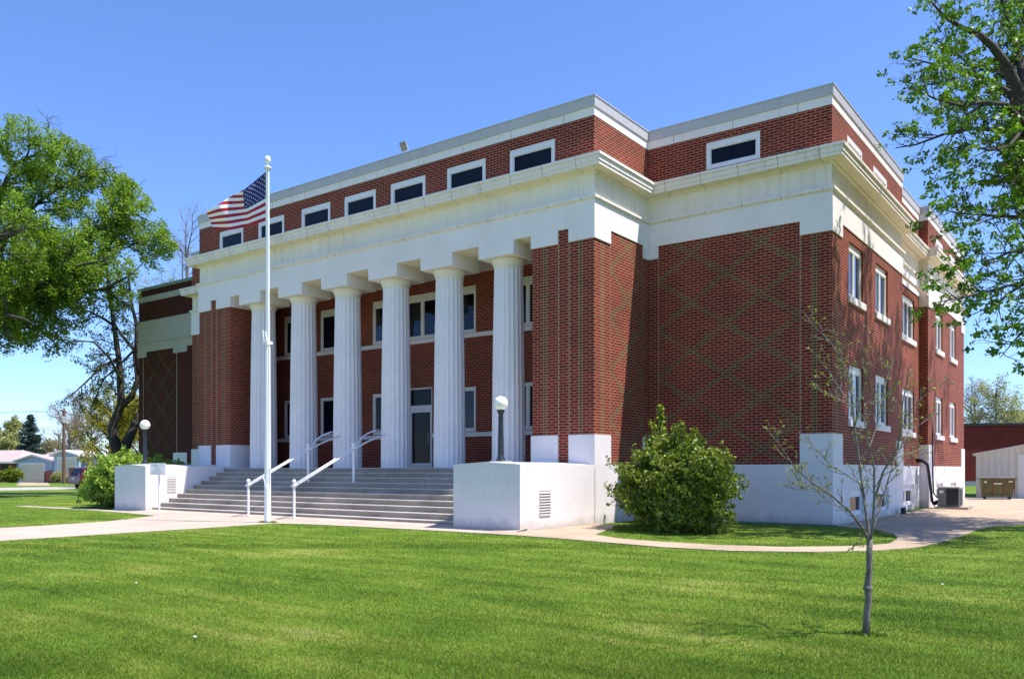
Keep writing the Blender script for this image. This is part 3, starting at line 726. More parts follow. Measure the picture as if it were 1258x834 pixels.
# ================================================================== LAMP POSTS ON THE CHEEKS
def lamp(x, y, lab):
    x += .13
    e = empty('lamp_post', (x, y, 1.69), lab, 'lamp post', 'globe lamps on the cheek walls')
    mb = MB(); mb.box(x-.2, x+.2, y-.2, y+.2, 1.66, 1.735); mb.build('base', [M['grey']], e, bevel=.01)
    mb = MB(); mb.lathe([(.13, 0), (.13, .03), (.1, .05), (.095, .09), (.085, .11), (.062, 1.04), (.062, 1.08), (.078, 1.09), (.078, 1.115), (.056, 1.125), (.058, 1.18), (.09, 1.25), (.1, 1.265), (.1, 1.295), (.08, 1.30)], (x, y, 1.735), n=20)
    mb.build('pole', [M['iron']], e, smooth=False)
    mb = MB(); prof = [(  .188*math.sin(math.pi*i/14)+.0005, -.188*math.cos(math.pi*i/14)) for i in range(15)]
    mb.lathe(prof, (x, y, 1.735+1.30+.175), n=28); mb.build('globe', [M['globe']], e, smooth=True)
lamp(-13.25, 17.25, 'globe lamp on dark post, on the white wall right of the steps')
lamp(-30.42, 17.45, 'globe lamp on dark post, on the white wall left of the steps')

# ================================================================== HANDRAILS
def handrail(x, lab):
    e = empty('handrail', (x, 16.45, 0), lab, 'handrail', 'white handrails on the front steps')
    for (y, zb, zt) in ((16.45, .05, 1.10), (18.85, 1.09, 2.28)):
        mb = MB(); mb.tube([(x, y, zb), (x, y, zt)], .038, 12); mb.lathe([(.07, zb), (.07, zb+.015), (.04, zb+.02)], (x, y, 0), 12)
        p = mb.build('post', [M['paint']], e)
        mb = MB(); mb.lathe([(.062*math.sin(math.pi*i/8)+.0005, -.062*math.cos(math.pi*i/8)) for i in range(9)], (x, y, zt+.055), n=14)
        mb.tube([(x-.09, y, zt-.07), (x+.09, y, zt-.07)], .045, 10)
        mb.build('finial', [M['paint']], p, smooth=True)
    mb = MB(); mb.tube([(x+.075, 16.40, 1.00), (x+.075, 18.85, 2.19), (x+.10, 19.3, 2.40), (x+.16, 20.14, 2.70)], .026, 8); mb.build('rail', [M['paint']], e, smooth=True)
    mb = MB(); mb.tube([(x-.075, 16.40, 1.00), (x-.075, 18.85, 2.19), (x-.09, 19.1, 2.32), (x-.17, 19.35, 2.55), (x-.28, 19.7, 2.70), (x-.42, 20.2, 2.84), (x-.45, 20.5, 2.86)], .026, 8); mb.build('rail', [M['paint']], e, smooth=True)
    mb = MB(); mb.lathe([(.05, -.02), (.05, .02)], (x+.16, 20.15, 2.70), 10); mb.build('wall_flange', [M['paint']], e)
handrail(-22.55, 'left twin-tube white handrail on the front steps, behind the flagpole')
handrail(-20.32, 'right twin-tube white handrail on the front steps, clear of the flagpole')

# ================================================================== FLAGPOLE + FLAG + SIGN
fx, fy = -19.76, 15.06
e = empty('flagpole', (fx, fy, 0), 'tall white flagpole standing in the lawn edge before the steps', 'flagpole')
MB().tube([(fx, fy, -.05), (fx, fy, 1.2), (fx, fy, 5.1), (fx, fy, 5.12), (fx, fy, 10.03)], [.097, .09, .075, .06, .05], 16).build('pole', [M['paint']], e, smooth=False)
MB().lathe([(.02, 0), (.09, .01), (.115, .05), (.1, .08), (.03, .1), (.03, .15), (.05, .17), (.085, .23), (.088, .31), (.06, .37), (.01, .39)], (fx, fy, 10.0), 18).build('finial', [M['paint']], e, smooth=True)
MB().tube([(fx-.08, fy-.1, 1.35), (fx-.03, fy-.12, 1.25), (fx, fy-.1, 1.18), (fx+.03, fy-.12, 1.1), (fx+.08, fy-.1, 1.0)], .012, 6).build('cleat', [M['paint']], e)
mb = MB(); mb.tube([(fx+.1, fy, 1.15), (fx+.1, fy, 1.55)], .02, 6); mb.box(fx-.10, fx+.10, fy-.1, fy+.1, 5.05, 5.13); mb.tube([(fx-.05, fy-.09, 5.09), (fx-.08, fy-.1, 5.45)], .02, 6); mb.tube([(fx+.10, fy-.06, 5.0), (fx+.02, fy-.1, 5.4)], .02, 6); mb.build('clamp', [M['paint']], e)
MB().tube([(fx+.09, fy-.02, 1.2), (fx+.085, fy-.02, 5), (fx+.065, fy-.02, 10.0)], .006, 5).build('halyard', [M['paint']], e)
# flag
D0 = -fx*S_+fy*C_
def cloth(name, col):
    m, n, l, b = newmat(name); b.inputs['Base Color'].default_value = (*col, 1); b.inputs['Roughness'].default_value = .75
    t = n.new('ShaderNodeBsdfTranslucent'); t.inputs[0].default_value = (*col, 1)
    mx = n.new('ShaderNodeMixShader'); mx.inputs[0].default_value = .0; l.new(b.outputs[0], mx.inputs[1]); l.new(t.outputs[0], mx.inputs[2]); l.new(mx.outputs[0], n['Material Output'].inputs[0]); return m
FM = [cloth('flag_red', (.42, .006, .022)), cloth('flag_white', (.80, .80, .78)), cloth('flag_blue', (.012, .018, .12))]
def lerp(pts, t):
    for (t0, a), (t1, b2) in zip(pts, pts[1:]):
        if t <= t1:
            k = (t-t0)/(t1-t0); return (a[0]+(b2[0]-a[0])*k, a[1]+(b2[1]-a[1])*k)
    return pts[-1][1]
TOP = [(0, (327, 211)), (.15, (317, 219)), (.38, (300, 233)), (.62, (281, 243.5)), (.85, (264, 253)), (1, (253, 258.5))]
BOT = [(0, (327.5, 271)), (.2, (314, 275.5)), (.35, (305, 279)), (.68, (283, 281.5)), (1, (262, 284))]
def flagp(s, t, off=0):
    a, b_ = lerp(TOP, s), lerp(BOT, s)
    kf = min(1, max(0, (s-.3)/.6)); kf = .40*kf*kf*(3-2*kf); back = 0
    if t < kf: back = .03*min(1, (kf-t)*8); t = .5*(kf-t)*.35
    else: t = (t-kf)/(1-kf)
    px = a[0]+(b_[0]-a[0])*t; py = a[1]+(b_[1]-a[1])*t; off = off+back
    py += 1.6*math.sin(s*9+t*2)*s
    D = D0+.9*s + .085*math.sin(s*13+t*3.0)*min(1, s*3)+.03*math.sin(s*23-t*6)*s + off
    return W(px, py, D)
NS, NT = 60, 39
mb = MB()
idx = {}
for i in range(NS+1):
    for j in range(NT+1): idx[i, j] = len(mb.v); mb.v.append(flagp(i/NS, j/NT))
for i in range(NS):
    for j in range(NT):
        st = j//3; m_ = 0 if st % 2 == 0 else 1
        if i < NS*.4 and st < 7: m_ = 2
        mb.f.append((idx[i, j], idx[i, j+1], idx[i+1, j+1], idx[i+1, j])); mb.m.append(m_); mb.uv += [(i/NS, j/NT)]*4
fg_ = empty('flag', (fx, fy, 8.9), 'red white and blue striped flag with stars, blowing left from the flagpole', 'flag')
cl = mb.build('cloth', FM, fg_, smooth=True)
mb = MB()
for r_ in range(9):
    for c_ in range(6 if r_ % 2 == 0 else 5):
        s0 = .4*((c_*2+1+(r_ % 2))/12); t0 = (7/13)*(r_+1)/10
        for off in (-.012, .012):
            pts = []
            for k in range(10):
                an = math.pi/2+k*math.pi/5; rr = .019 if k % 2 == 0 else .0085
                pts.append(flagp(s0+rr*math.cos(an)*.62, t0-rr*math.sin(an)*1.1, off))
            mb.face(pts, 0, [(0, 0)]*10)
mb.build('star_field', [FM[1]], cl)
# small sign
sx, sy = G(195.5, 633.5)
e = empty('sign', (sx, sy, 0), 'small white notice sign on a thin post left of the steps', 'sign')
MB().tube([(sx, sy, 0), (sx, sy, 1.5)], .03, 8).build('post', [M['paint']], e)
ang = R(30); ux, uy = math.cos(ang), math.sin(ang)       # plate turned towards the front walk
pl = MB(); pl.box(-.27, .27, -.008, .008, -.19, .19); pl = pl.build('sign_plate', [M['paint']], e, bevel=.004)
for v in pl.data.vertices: v.co += Vector(e.location)
pl.location = (0, -.045, 1.53); pl.rotation_euler = (0, 0, ang)
ink = plain('faded_sign_ink', (.26, .20, .22), .6); mb = MB(); random.seed(3)
for (z, wd, h) in ((.135, .40, .042), (.07, .25, .036), (.012, .09, .03), (-.05, .26, .036), (-.118, .40, .032)):
    x = -wd/2
    while x < wd/2-.012:
        lw = random.choice((.014, .018, .022))
        mb.box(x, x+.005, -.0105, -.0085, z-h/2, z+h/2); 
        if random.random() < .7: mb.box(x+.0055, x+lw, -.0105, -.0085, z+random.choice((-h/2, 0, h/2-.007)), z+random.choice((-h/2, 0, h/2-.007))+.007)
        x += lw+.008 if random.random() > .15 else lw+.03
mb.box(-.25, .25, -.0105, -.0085, -.178, -.172)
lt = mb.build('sign_lettering', [ink], pl)
for v in lt.data.vertices: v.co += Vector(e.location)+Vector(pl.location)

# ================================================================== VEGETATION TOOLS
def fast_mesh(name, V, Q, uv, mat, parent=None, origin=None, k=4):
    """V (N,3), Q (M,k) indices, uv (M*k,2)"""
    if parent is not None:
        o = np.array(parent.location) if parent.parent is None else np.array(parent.location)+np.array(parent.parent.location)
    else: o = np.array(origin if origin is not None else (0, 0, 0), dtype=float)
    me = bpy.data.meshes.new(name); V = (V-o).astype(np.float32)
    me.vertices.add(len(V)); me.vertices.foreach_set('co', V.ravel())
    me.loops.add(len(Q)*k); me.loops.foreach_set('vertex_index', Q.ravel().astype(np.int32))
    me.polygons.add(len(Q)); me.polygons.foreach_set('loop_start', np.arange(0, len(Q)*k, k, dtype=np.int32))
    ul = me.uv_layers.new(name='UV'); ul.data.foreach_set('uv', uv.astype(np.float32).ravel())
    me.materials.append(mat); me.update(calc_edges=True); me.validate()
    ob = bpy.data.objects.new(name, me); COL.objects.link(ob)
    if parent is not None: ob.parent = parent
    else: ob.location = o
    return ob
def leaves(name, C, size, mat, parent, aspect=.55, up=.45, var=.35, droop=0.0):
    C = np.asarray(C, dtype=float); N = len(C)
    s = size*(1+var*rng.uniform(-1, 1, N))
    nr = rng.normal(size=(N, 3)); nr /= np.linalg.norm(nr, axis=1)[:, None]
    nr = nr*(1-up)+np.array([0, 0, 1])*up; nr /= np.linalg.norm(nr, axis=1)[:, None]
    d = rng.normal(size=(N, 3)); d[:, 2] -= droop; a = np.cross(nr, d); a /= np.linalg.norm(a, axis=1)[:, None]
    b = np.cross(nr, a)
    L = s[:, None]*b; Wd = (s*aspect)[:, None]*a; k = .16*s[:, None]*nr
    V = np.empty((N, 4, 3)); V[:, 0] = C-L*.5; V[:, 1] = C+Wd*.5+k; V[:, 2] = C+L*.5; V[:, 3] = C-Wd*.5+k
    Q = np.arange(N*4).reshape(N, 4)
    rv = np.repeat(rng.uniform(0, 1, N), 4); uv = np.stack([rv, np.zeros_like(rv)], 1)
    return fast_mesh(name, V.reshape(-1, 3), Q, uv, mat, parent)
def vrand(rnd):
    v = Vector((rnd.gauss(0, 1), rnd.gauss(0, 1), rnd.gauss(0, 1))); return v.normalized()
def sample(pts, t):
    Ls = [(pts[i+1]-pts[i]).length for i in range(len(pts)-1)]; T = sum(Ls)*t
    for i, Li in enumerate(Ls):
        if T <= Li or i == len(Ls)-1:
            k = min(1, T/max(Li, 1e-6)); return pts[i].lerp(pts[i+1], k), (pts[i+1]-pts[i]).normalized(), sum(Ls)
        T -= Li
class Tree:
    def __init__(s, seed): s.mb = MB(); s.L = []; s.ends = []; s.rnd = random.Random(seed)
    def limb(s, pts, r0, r1, n=8):
        s.mb.tube(pts, [r0+(r1-r0)*(i/(len(pts)-1)) for i in range(len(pts))], n, cap=False)
    def grow(s, pts, r0, lvl, P):
        """spawn children along pts; P = list of dicts per level"""
        if lvl >= len(P): return
        q = P[lvl]; rnd = s.rnd; p0 = q.get('t0', .25)
        _, _, L = sample(pts, 1)
        cnt = q['n'](L) if callable(q['n']) else q['n']
        for i in range(int(cnt)):
            t = p0+(1-p0)*((i+rnd.random())/cnt)
            p, d, _ = sample(pts, min(.999, t))
            ax = vrand(rnd).cross(d)
            if ax.length < .05: continue
            ax.normalize(); ang = R(q.get('ang', 50))*rnd.uniform(.7, 1.25)
            dd = (Matrix.Rotation(ang, 3, ax) @ d).normalized()
            ln = q['len']*rnd.uniform(.6, 1.25)*(1-q.get('tap', .45)*t)
            seg = q.get('seg', 4); path = [p.copy()]; cur = dd
            for k in range(seg):
                cur = (cur+vrand(rnd)*q.get('wob', .22)+Vector((0, 0, q.get('trop', .05)))).normalized()
                path.append(path[-1]+cur*ln/seg)
            if q.get('inside') and not q['inside'](path[-1]): 
                if not q['inside'](path[len(path)//2]): continue
            rr = min(r0*.6, q['r'])*rnd.uniform(.75, 1.1)
            rr = max(rr*(1-.4*t), .004)
            s.mb.tube(path, [rr*(1-.75*k/seg) for k in range(seg+1)], q.get('sides', 5), cap=False)
            if lvl == len(P)-1:
                s.ends.append((path[-1], path[-2]))
                nl = q.get('leaves', 10)
                for _ in range(nl):
                    c, _, _ = sample(path, rnd.uniform(q.get('l0', .15), 1)**.8); s.L.append(c+vrand(rnd)*q.get('spread', .2)*rnd.random()**.5)
            else: s.grow(path, rr, lvl+1, P)
def plant(name, loc, label, cat, T, bark, leafm, lsize, group=None, aspect=.55, up=.4, crown='crown', trunk='trunk', droop=0, var=.35):
    e = empty(name, loc, label, cat, group)
    T.mb.build(trunk, [bark], e, smooth=True)
    if len(T.L): leaves(crown, T.L, lsize, leafm, e, aspect, up, var=var, droop=droop)
    return e
V3 = lambda t: Vector(t)
def WP(px, y, D): return Vector(W(px, y, D))
bark_dark = bark_mat('bark_dark', (.028, .022, .018), (.075, .062, .05))
bark_grey = bark_mat('bark_grey', (.15, .13, .11), (.28, .25, .21), 9)
bark_pale = bark_mat('bark_pale', (.20, .18, .16), (.36, .33, .30), 14)
bark_brown = bark_mat('bark_brown', (.15, .115, .09), (.27, .21, .165), 8)
leaf_elm = leaf_mat('elm_leaf', (.082, .165, .009), (.25, .37, .05), .42, .30)
leaf_dark = leaf_mat('dark_elm_leaf', (.025, .06, .010), (.075, .13, .02), .25, .5)
leaf_ash = leaf_mat('ash_leaf', (.035, .110, .006), (.18, .33, .020), .28, .8)
leaf_yel = leaf_mat('yellow_green_leaf', (.24, .23, .010), (.45, .40, .03), .35, .4)
leaf_bud = leaf_mat('young_leaf', (.14, .16, .015), (.30, .33, .05), .35, 4)
leaf_shrub = leaf_mat('shrub_leaf', (.062, .125, .006), (.255, .310, .022), .2, 1.6)
leaf_lime = leaf_mat('lime_bush_leaf', (.10, .23, .008), (.42, .55, .10), .3, 1.2)
leaf_far = leaf_mat('far_leaf', (.24, .25, .10), (.42, .42, .22), .4, .2)
leaf_brn = leaf_mat('budding_twig_leaf', (.22, .18, .10), (.34, .27, .17), .2, .3)
needle = leaf_mat('spruce_needle', (.012, .035, .028), (.04, .085, .065), .05, .8)

# ---- big elm at the left
T = Tree(21); D = 48
def ellip(c, r): 
    return lambda p: ((p.x-c[0])/r[0])**2+((p.y-c[1])/r[1])**2+((p.z-c[2])/r[2])**2 < 1
base = Vector((*W(-75, 600, 50)[:2], 0)); fork = WP(-60, 470, 50)
T.limb([base, base.lerp(fork, .4)+Vector((.2, 0, 0)), fork], .62, .42, 12)
LIM = [
 [(-60, 470, 50), (-25, 410, 49), (0, 386, 47), (38, 369, 46), (88, 361, 45.5), (130, 354, 45.5), (162, 337, 46), (180, 318, 46.5)],
 [(-60, 470, 50), (-20, 405, 50), (30, 352, 50), (77, 312, 50), (96, 296, 50), (126, 277, 50), (155, 264, 50.5), (178, 264, 51)],
 [(77, 312, 50), (110, 320, 51), (145, 302, 52), (174, 292, 52)],
 [(-30, 420, 50), (-5, 330, 51), (10, 285, 51), (50, 246, 52), (82, 225, 52), (122, 208, 52), (150, 205, 52)],
 [(-50, 440, 50), (-20, 310, 48), (0, 246, 48), (8, 220, 48), (23, 199, 48), (46, 189, 48), (61, 177, 48), (75, 165, 48)],
 [(-20, 405, 49), (20, 370, 46), (60, 345, 44), (100, 325, 43), (140, 318, 43)],
 [(-60, 470, 50), (-80, 380, 50), (-90, 290, 50), (-100, 200, 50), (-95, 160, 50)],
 [(-80, 380, 50), (-140, 330, 50), (-200, 280, 50), (-260, 270, 50)],
 [(-60, 470, 50), (-50, 400, 46), (-30, 330, 43), (0, 290, 41), (30, 285, 40)],
 [(-60, 470, 50), (-120, 400, 46), (-190, 380, 42), (-240, 360, 42)],
 [(-60, 470, 50), (-80, 380, 54), (-60, 300, 58), (-20, 250, 60), (30, 230, 61)],
 [(-25, 410, 49), (-10, 395, 44), (10, 388, 42), (30, 392, 41), (42, 398, 41)],
]
dome1 = ellip(tuple(WP(-40, 330, 49.5)), (11.9, 11.9, 8.6))
P = [dict(inside=dome1, n=lambda L: L*2.1, len=3.0, ang=48, r=.085, seg=4, wob=.28, trop=.06, t0=.3, tap=.3, sides=6),
     dict(n=6, len=1.35, ang=48, r=.026, seg=3, wob=.3, trop=-.02, t0=.15, sides=4),
     dict(n=4, len=.85, ang=45, r=.010, seg=2, wob=.3, trop=-.18, t0=.2, sides=3, leaves=26, spread=.30)]
for k, lm_ in enumerate(LIM):
    pts = [WP(*q) for q in lm_]; T.limb(pts, .20 if k else .26, .012, 8); T.grow(pts, .2, 0, P)
dome = ellip(tuple(WP(-40, 330, 49.5)), (12.0, 12.0, 8.9)); T.L = [p for p in T.L if dome(p)]
print('elm leaves', len(T.L))
plant('elm_tree', tuple(base), 'large fresh-green spreading elm filling the upper left', 'tree', T, bark_dark, leaf_elm, .158, up=.5, aspect=.6)

# ---- dark twin-trunk tree behind the left bush
T = Tree(5); base = Vector((*W(149, 605, 52)[:2], 0))
LIM = [([(149, 606, 52), (147, 575, 52), (145, 557, 52), (139.5, 538, 52), (139, 522, 52), (149, 497, 52), (148, 470, 52), (146, 440, 52), (140, 400, 52), (134, 350, 52), (128, 310, 52)], .42, .07),
       ([(151, 606, 52), (150, 572, 52), (155, 545, 52.4), (167, 519, 53), (178, 497, 53.5), (188, 450, 54), (192, 410, 54)], .40, .16),
       ([(148, 500, 52), (162, 487, 52), (169, 467, 52), (165, 430, 52), (150, 412, 52), (142, 400, 52)], .22, .06),
       ([(172, 455, 52), (168, 425, 52), (168, 400, 52), (162, 375, 52), (158, 340, 52)], .19, .05),
       ([(140, 400, 52), (125, 390, 51), (108, 382, 50), (92, 375, 50)], .10, .03), ([(146, 440, 52), (125, 450, 51), (105, 470, 50), (85, 488, 50)], .10, .03),
       ([(150, 470, 52), (135, 440, 50), (115, 420, 49), (90, 418, 49)], .09, .03), ([(165, 430, 52), (150, 445, 54), (128, 465, 55), (112, 500, 55)], .08, .03)]
P = [dict(n=lambda L: L*1.7, len=1.9, ang=60, r=.05, seg=4, wob=.3, trop=-.06, t0=.35, sides=4),
     dict(n=5, len=1.0, ang=50, r=.016, seg=3, wob=.3, trop=-.25, sides=3, t0=.15, leaves=15, spread=.2)]
for pts, r0, r1 in LIM:
    pts = [WP(*q) for q in pts]; T.limb(pts, r0, r1, 8); T.grow(pts, r0, 0, P)
plant('willowy_tree', tuple(base), 'dark twin-trunked tree with sparse drooping foliage beside the annex', 'tree', T, bark_dark, leaf_dark, .14, up=.3)

# ---- generic tree maker
def gen_tree(seed, x, y, h, cr, lean=(0, 0), n0=9, leaves_n=10, spread=.35, base_h=.3, lv=2, r=.25, trop=.06, ang=48, twigs=6, tlen=.24, ltrop=0, leaflen=1.0):
    T = Tree(seed); rnd = T.rnd
    top = Vector((x+lean[0], y+lean[1], h*.9)); b0 = Vector((x, y, 0))
    pts = [b0+(top-b0)*t+Vector((rnd.uniform(-.02, .02)*h*t, rnd.uniform(-.02, .02)*h*t, 0)) for t in (0, .2, .4, .6, .8, 1)]
    T.limb(pts, r, r*.15, 8)
    P = [dict(n=n0, len=cr*1.15, ang=ang, r=r*.5, seg=5, wob=.18, trop=trop, t0=base_h, tap=.5, sides=6),
         dict(n=7, len=cr*.5, ang=48, r=r*.16, seg=4, wob=.25, trop=trop*.5, t0=.2, sides=4),
         dict(n=twigs, len=cr*tlen*leaflen, ang=45, r=max(.010, r*.05), seg=3, wob=.3, trop=ltrop, sides=3, t0=.15, leaves=leaves_n, spread=spread)]
    T.grow(pts, r, 0, P); return T
def gplant(name, px, D, label, cat, h, cr, mat, lsize, bark, group=None, seed=1, **k):
    x, y = W(px, 577, D)[:2]; T = gen_tree(seed, x, y, h, cr, **k)
    return plant(name, (x, y, 0), label, cat, T, bark, mat, lsize, group)
gplant('small_tree', 136, 74, 'yellow-green young tree behind the twin-trunked dark tree', 'tree', 7.6, 3.0, leaf_yel, .22, bark_dark, seed=3, n0=18, leaves_n=10, spread=.4, base_h=.12)
gplant('small_tree', 175, 78, 'second yellow-green tree half hidden behind the annex corner', 'tree', 8, 3.0, leaf_yel, .22, bark_dark, seed=8, n0=18, leaves_n=10, spread=.4, base_h=.12)
gplant('bare_tree', 112, 112, 'brownish barely budding tree behind the utility pole, right of it', 'tree', 10, 5.5, leaf_brn, .16, bark_brown, seed=12, n0=24, base_h=.15, leaves_n=5, spread=.4, r=.3, twigs=8)
gplant('bare_tree', 84, 118, 'brownish barely budding tree just above the white-roofed garage', 'tree', 8.6, 4.6, leaf_brn, .16, bark_brown, seed=14, n0=24, base_h=.15, leaves_n=4, spread=.4, r=.3, twigs=8)
gplant('leafy_tree', 3, 135, 'pale green tree beyond the roofs at the far left edge', 'tree', 7.4, 4.6, leaf_far, .4, bark_brown, seed=31, n0=20, base_h=.15, leaves_n=10, spread=.5)
gplant('leafy_tree', -30, 140, 'pale green tree outside the left edge beyond the roofs', 'tree', 10.5, 6, leaf_far, .4, bark_brown, seed=32, n0=13, leaves_n=8, spread=.5) if False else None
gplant('leafy_tree', 62, 128, 'low pale green tree between the blue spruce and the utility pole', 'tree', 4.6, 3.0, leaf_far, .36, bark_brown, seed=33, n0=20, base_h=.15, leaves_n=9, spread=.5)
gplant('bare_tree', 226, 66, 'tall leafless tree above the roof between the elm and the courthouse', 'tree', 20.5, 5.0, leaf_brn, .10, bark_brown, seed=41, n0=16, leaves_n=2, spread=.3, r=.22, trop=.2, ang=38, twigs=8)
gplant('bare_tree', 205, 72, 'leafless tree with pale green buds rising behind the annex roof', 'tree', 17.5, 5.0, leaf_bud, .14, bark_brown, seed=42, n0=16, leaves_n=4, spread=.3, r=.22, trop=.15, ang=42, twigs=7)
gplant('budding_tree', 1222, 92, 'rounded greyish budding tree above the brick building on the right', 'tree', 9.8, 4.2, leaf_far, .20, bark_grey, seed=51, n0=22, base_h=.2, leaves_n=6, spread=.35, twigs=8)
gplant('budding_tree', 1196, 96, 'darker bare-branched tree close to the courthouse corner', 'tree', 11.2, 4.0, leaf_brn, .13, bark_grey, seed=52, n0=18, leaves_n=4, spread=.3, twigs=8)
gplant('budding_tree', 1262, 98, 'green tree at the right edge above the brick building', 'tree', 7.6, 4.5, leaf_far, .26, bark_grey, seed=53, n0=12, leaves_n=7, spread=.35)

# ---- blue spruce
x, y = W(37, 577, 112)[:2]; T = Tree(77); rnd = T.rnd; H = 8.9
T.limb([Vector((x, y, 0)), Vector((x, y, H))], .16, .02, 6)
for i in range(300):
    z = .6+(H-.7)*(i/300); L = 2.75*(1-z/H)**.85*rnd.uniform(.8, 1.12)+.12; a = rnd.uniform(0, 6.283)
    p0 = Vector((x, y, z)); p1 = p0+Vector((math.cos(a)*L*.6, math.sin(a)*L*.6, -.10*L)); p2 = p0+Vector((math.cos(a)*L, math.sin(a)*L, -.02*L))
    T.mb.tube([p0, p1, p2], [.03, .02, .01], 4, cap=False)
    for k in range(int(18+34*L)):
        t = rnd.random()**.7; c = (p0.lerp(p1, t*2) if t < .5 else p1.lerp(p2, t*2-1)); T.L.append(c+Vector((rnd.gauss(0, .14), rnd.gauss(0, .14), rnd.gauss(0, .07))))
plant('spruce_tree', (x, y, 0), 'dense blue-green conical spruce behind the far garage roof', 'tree', T, bark_dark, needle, .24, aspect=.35, up=.2)

# ---- ash tree at the upper right (trunk outside the frame)
T = Tree(90); tb = Vector((*W(1322, 577, 20.5)[:2], 0)); fk = WP(1300, 330, 20.5)
T.limb([tb, tb.lerp(fk, .5)+Vector((.06, 0, 0)), fk], .30, .22, 14)
LIM = [([(1300, 330, 20.5), (1282, 230, 20), (1262, 160, 19.6), (1250, 110, 19.4), (1238, 82, 19.3), (1219, 57, 19.2), (1203, 43, 19.1), (1181, 34, 19), (1162, 22, 19), (1145, 4, 19)], .17, .02),
       ([(1262, 160, 19.6), (1258, 100, 20), (1245, 40, 20.5), (1225, -20, 21), (1205, -60, 21)], .12, .02),
       ([(1256, 150, 19.5), (1235, 128, 18.6), (1205, 126, 18), (1180, 130, 17.8), (1150, 122, 17.6), (1128, 112, 17.5)], .07, .012),
       ([(1258, 165, 19.6), (1230, 160, 20.5), (1195, 158, 21), (1160, 165, 21.5), (1125, 178, 21.8), (1100, 182, 22)], .065, .012),
       ([(1250, 120, 19.4), (1215, 98, 20), (1180, 88, 20.5), (1150, 80, 20.8), (1120, 72, 21)], .06, .012),
       ([(1285, 250, 20), (1258, 267, 19.4), (1220, 265, 19), (1177, 262, 18.7), (1149, 255, 18.5)], .055, .01),
       ([(1290, 270, 20.2), (1262, 240, 21), (1235, 222, 21.6), (1205, 222, 22), (1180, 232, 22.3)], .06, .012),
       ([(1290, 300, 20), (1262, 305, 19.2), (1240, 310, 18.8), (1222, 318, 18.6), (1200, 322, 18.4)], .05, .01),
       ([(1290, 310, 20), (1265, 345, 19.3), (1240, 360, 19), (1225, 372, 18.8), (1204, 388, 18.7)], .05, .01),
       ([(1265, 345, 19.3), (1235, 352, 18.4), (1200, 362, 18), (1172, 368, 17.8), (1148, 372, 17.7)], .035, .008),
       ([(1300, 330, 20.5), (1280, 370, 20.6), (1262, 400, 20.4), (1245, 420, 20.2), (1228, 440, 20)], .05, .008),
       ([(1300, 330, 20.5), (1320, 200, 21), (1330, 80, 21), (1320, -40, 21)], .16, .03),
       ([(1310, 260, 21), (1290, 130, 23), (1262, 30, 24), (1240, -50, 24)], .11, .02),
       ([(1300, 330, 20.5), (1360, 220, 21), (1420, 120, 21.5), (1470, 60, 21.5)], .13, .03),
       ([(1300, 330, 20.5), (1350, 260, 19), (1400, 180, 17.5), (1440, 120, 16.6)], .11, .03),
       ([(1300, 330, 20.5), (1340, 270, 23), (1360, 200, 25), (1380, 120, 27)], .11, .03),
       ([(1310, 260, 21), (1290, 200, 24), (1275, 160, 27), (1262, 120, 30)], .09, .02),
       ([(1310, 280, 21), (1300, 260, 25), (1285, 240, 29), (1275, 230, 33)], .09, .02),
       ([(1310, 300, 21), (1305, 320, 24), (1290, 330, 28), (1280, 330, 31)], .07, .02),
       ([(1310, 240, 21), (1310, 120, 24), (1300, 60, 27), (1290, 20, 30)], .08, .02),
       ([(1320, 260, 21), (1340, 250, 26), (1330, 240, 31), (1320, 230, 35)], .08, .02),
       ([(1252, 130, 19.5), (1225, 70, 20.2), (1200, 90, 20.6), (1170, 60, 20.9), (1150, 50, 21)], .05, .012),
       ([(1258, 150, 19.6), (1235, 110, 21), (1215, 130, 21.5), (1190, 110, 21.7), (1140, 100, 22)], .05, .012),
       ([(1256, 160, 19.6), (1240, 180, 19), (1215, 185, 18.6), (1190, 178, 18.4), (1160, 185, 18.2)], .045, .01),
       ([(1285, 250, 20), (1265, 210, 19.5), (1245, 205, 19.2), (1225, 200, 19)], .045, .01)]
P = [dict(n=lambda L: L*3.6, len=1.3, ang=50, r=.022, seg=4, wob=.25, trop=.0, t0=.22, tap=.35, sides=5),
     dict(n=6, len=.55, ang=48, r=.008, seg=3, wob=.3, trop=-.03, t0=.15, sides=3)]
for pts, r0, r1 in LIM:
    pts = [WP(*q) for q in pts]; T.limb(pts, r0, r1, 8); T.grow(pts, r0, 0, [P[0], dict(P[1], leaves=0)])
T.nvis = len(T.ends)
for q in ((2.5, 23, 12), (3.5, 27, 11), (1.5, 31, 12), (-.5, 33, 13), (4, 31, 9), (.5, 28, 14), (2, 20.5, 10), (0, 25, 15), (.8, 29.5, 8), (-.6, 31, 8.5), (-1.8, 28, 15.5), (-1.2, 31, 15.5), (-.8, 33.5, 14), (-1.3, 26, 16.5), (0, 30, 17), (-2, 33, 12.5), (-2.0, 35, 14), (-1.4, 29.5, 14), (-1.6, 36.5, 12), (-.5, 26.5, 10), (.6, 25, 9), (-1, 24.5, 12), (1.5, 28, 8.5), (-.6, 29, 12), (-1.2, 33, 10.5)):  # limbs mostly out of view, added to shade the side wall and path
    q = Vector(q); m1 = fk.lerp(q, .35)+Vector((T.rnd.uniform(-.3, .3), T.rnd.uniform(-.3, .3), .9)); m2 = fk.lerp(q, .7)+Vector((T.rnd.uniform(-.4, .4), T.rnd.uniform(-.4, .4), .7))
    pts = [fk, m1, m2, q]; T.limb(pts, .12, .02, 7); T.grow(pts, .1, 0, [dict(P[0], n=lambda L: L*4.2, len=1.8), dict(P[1], n=8, len=.7, leaves=0)])
rnd = T.rnd
nvis = T.nvis
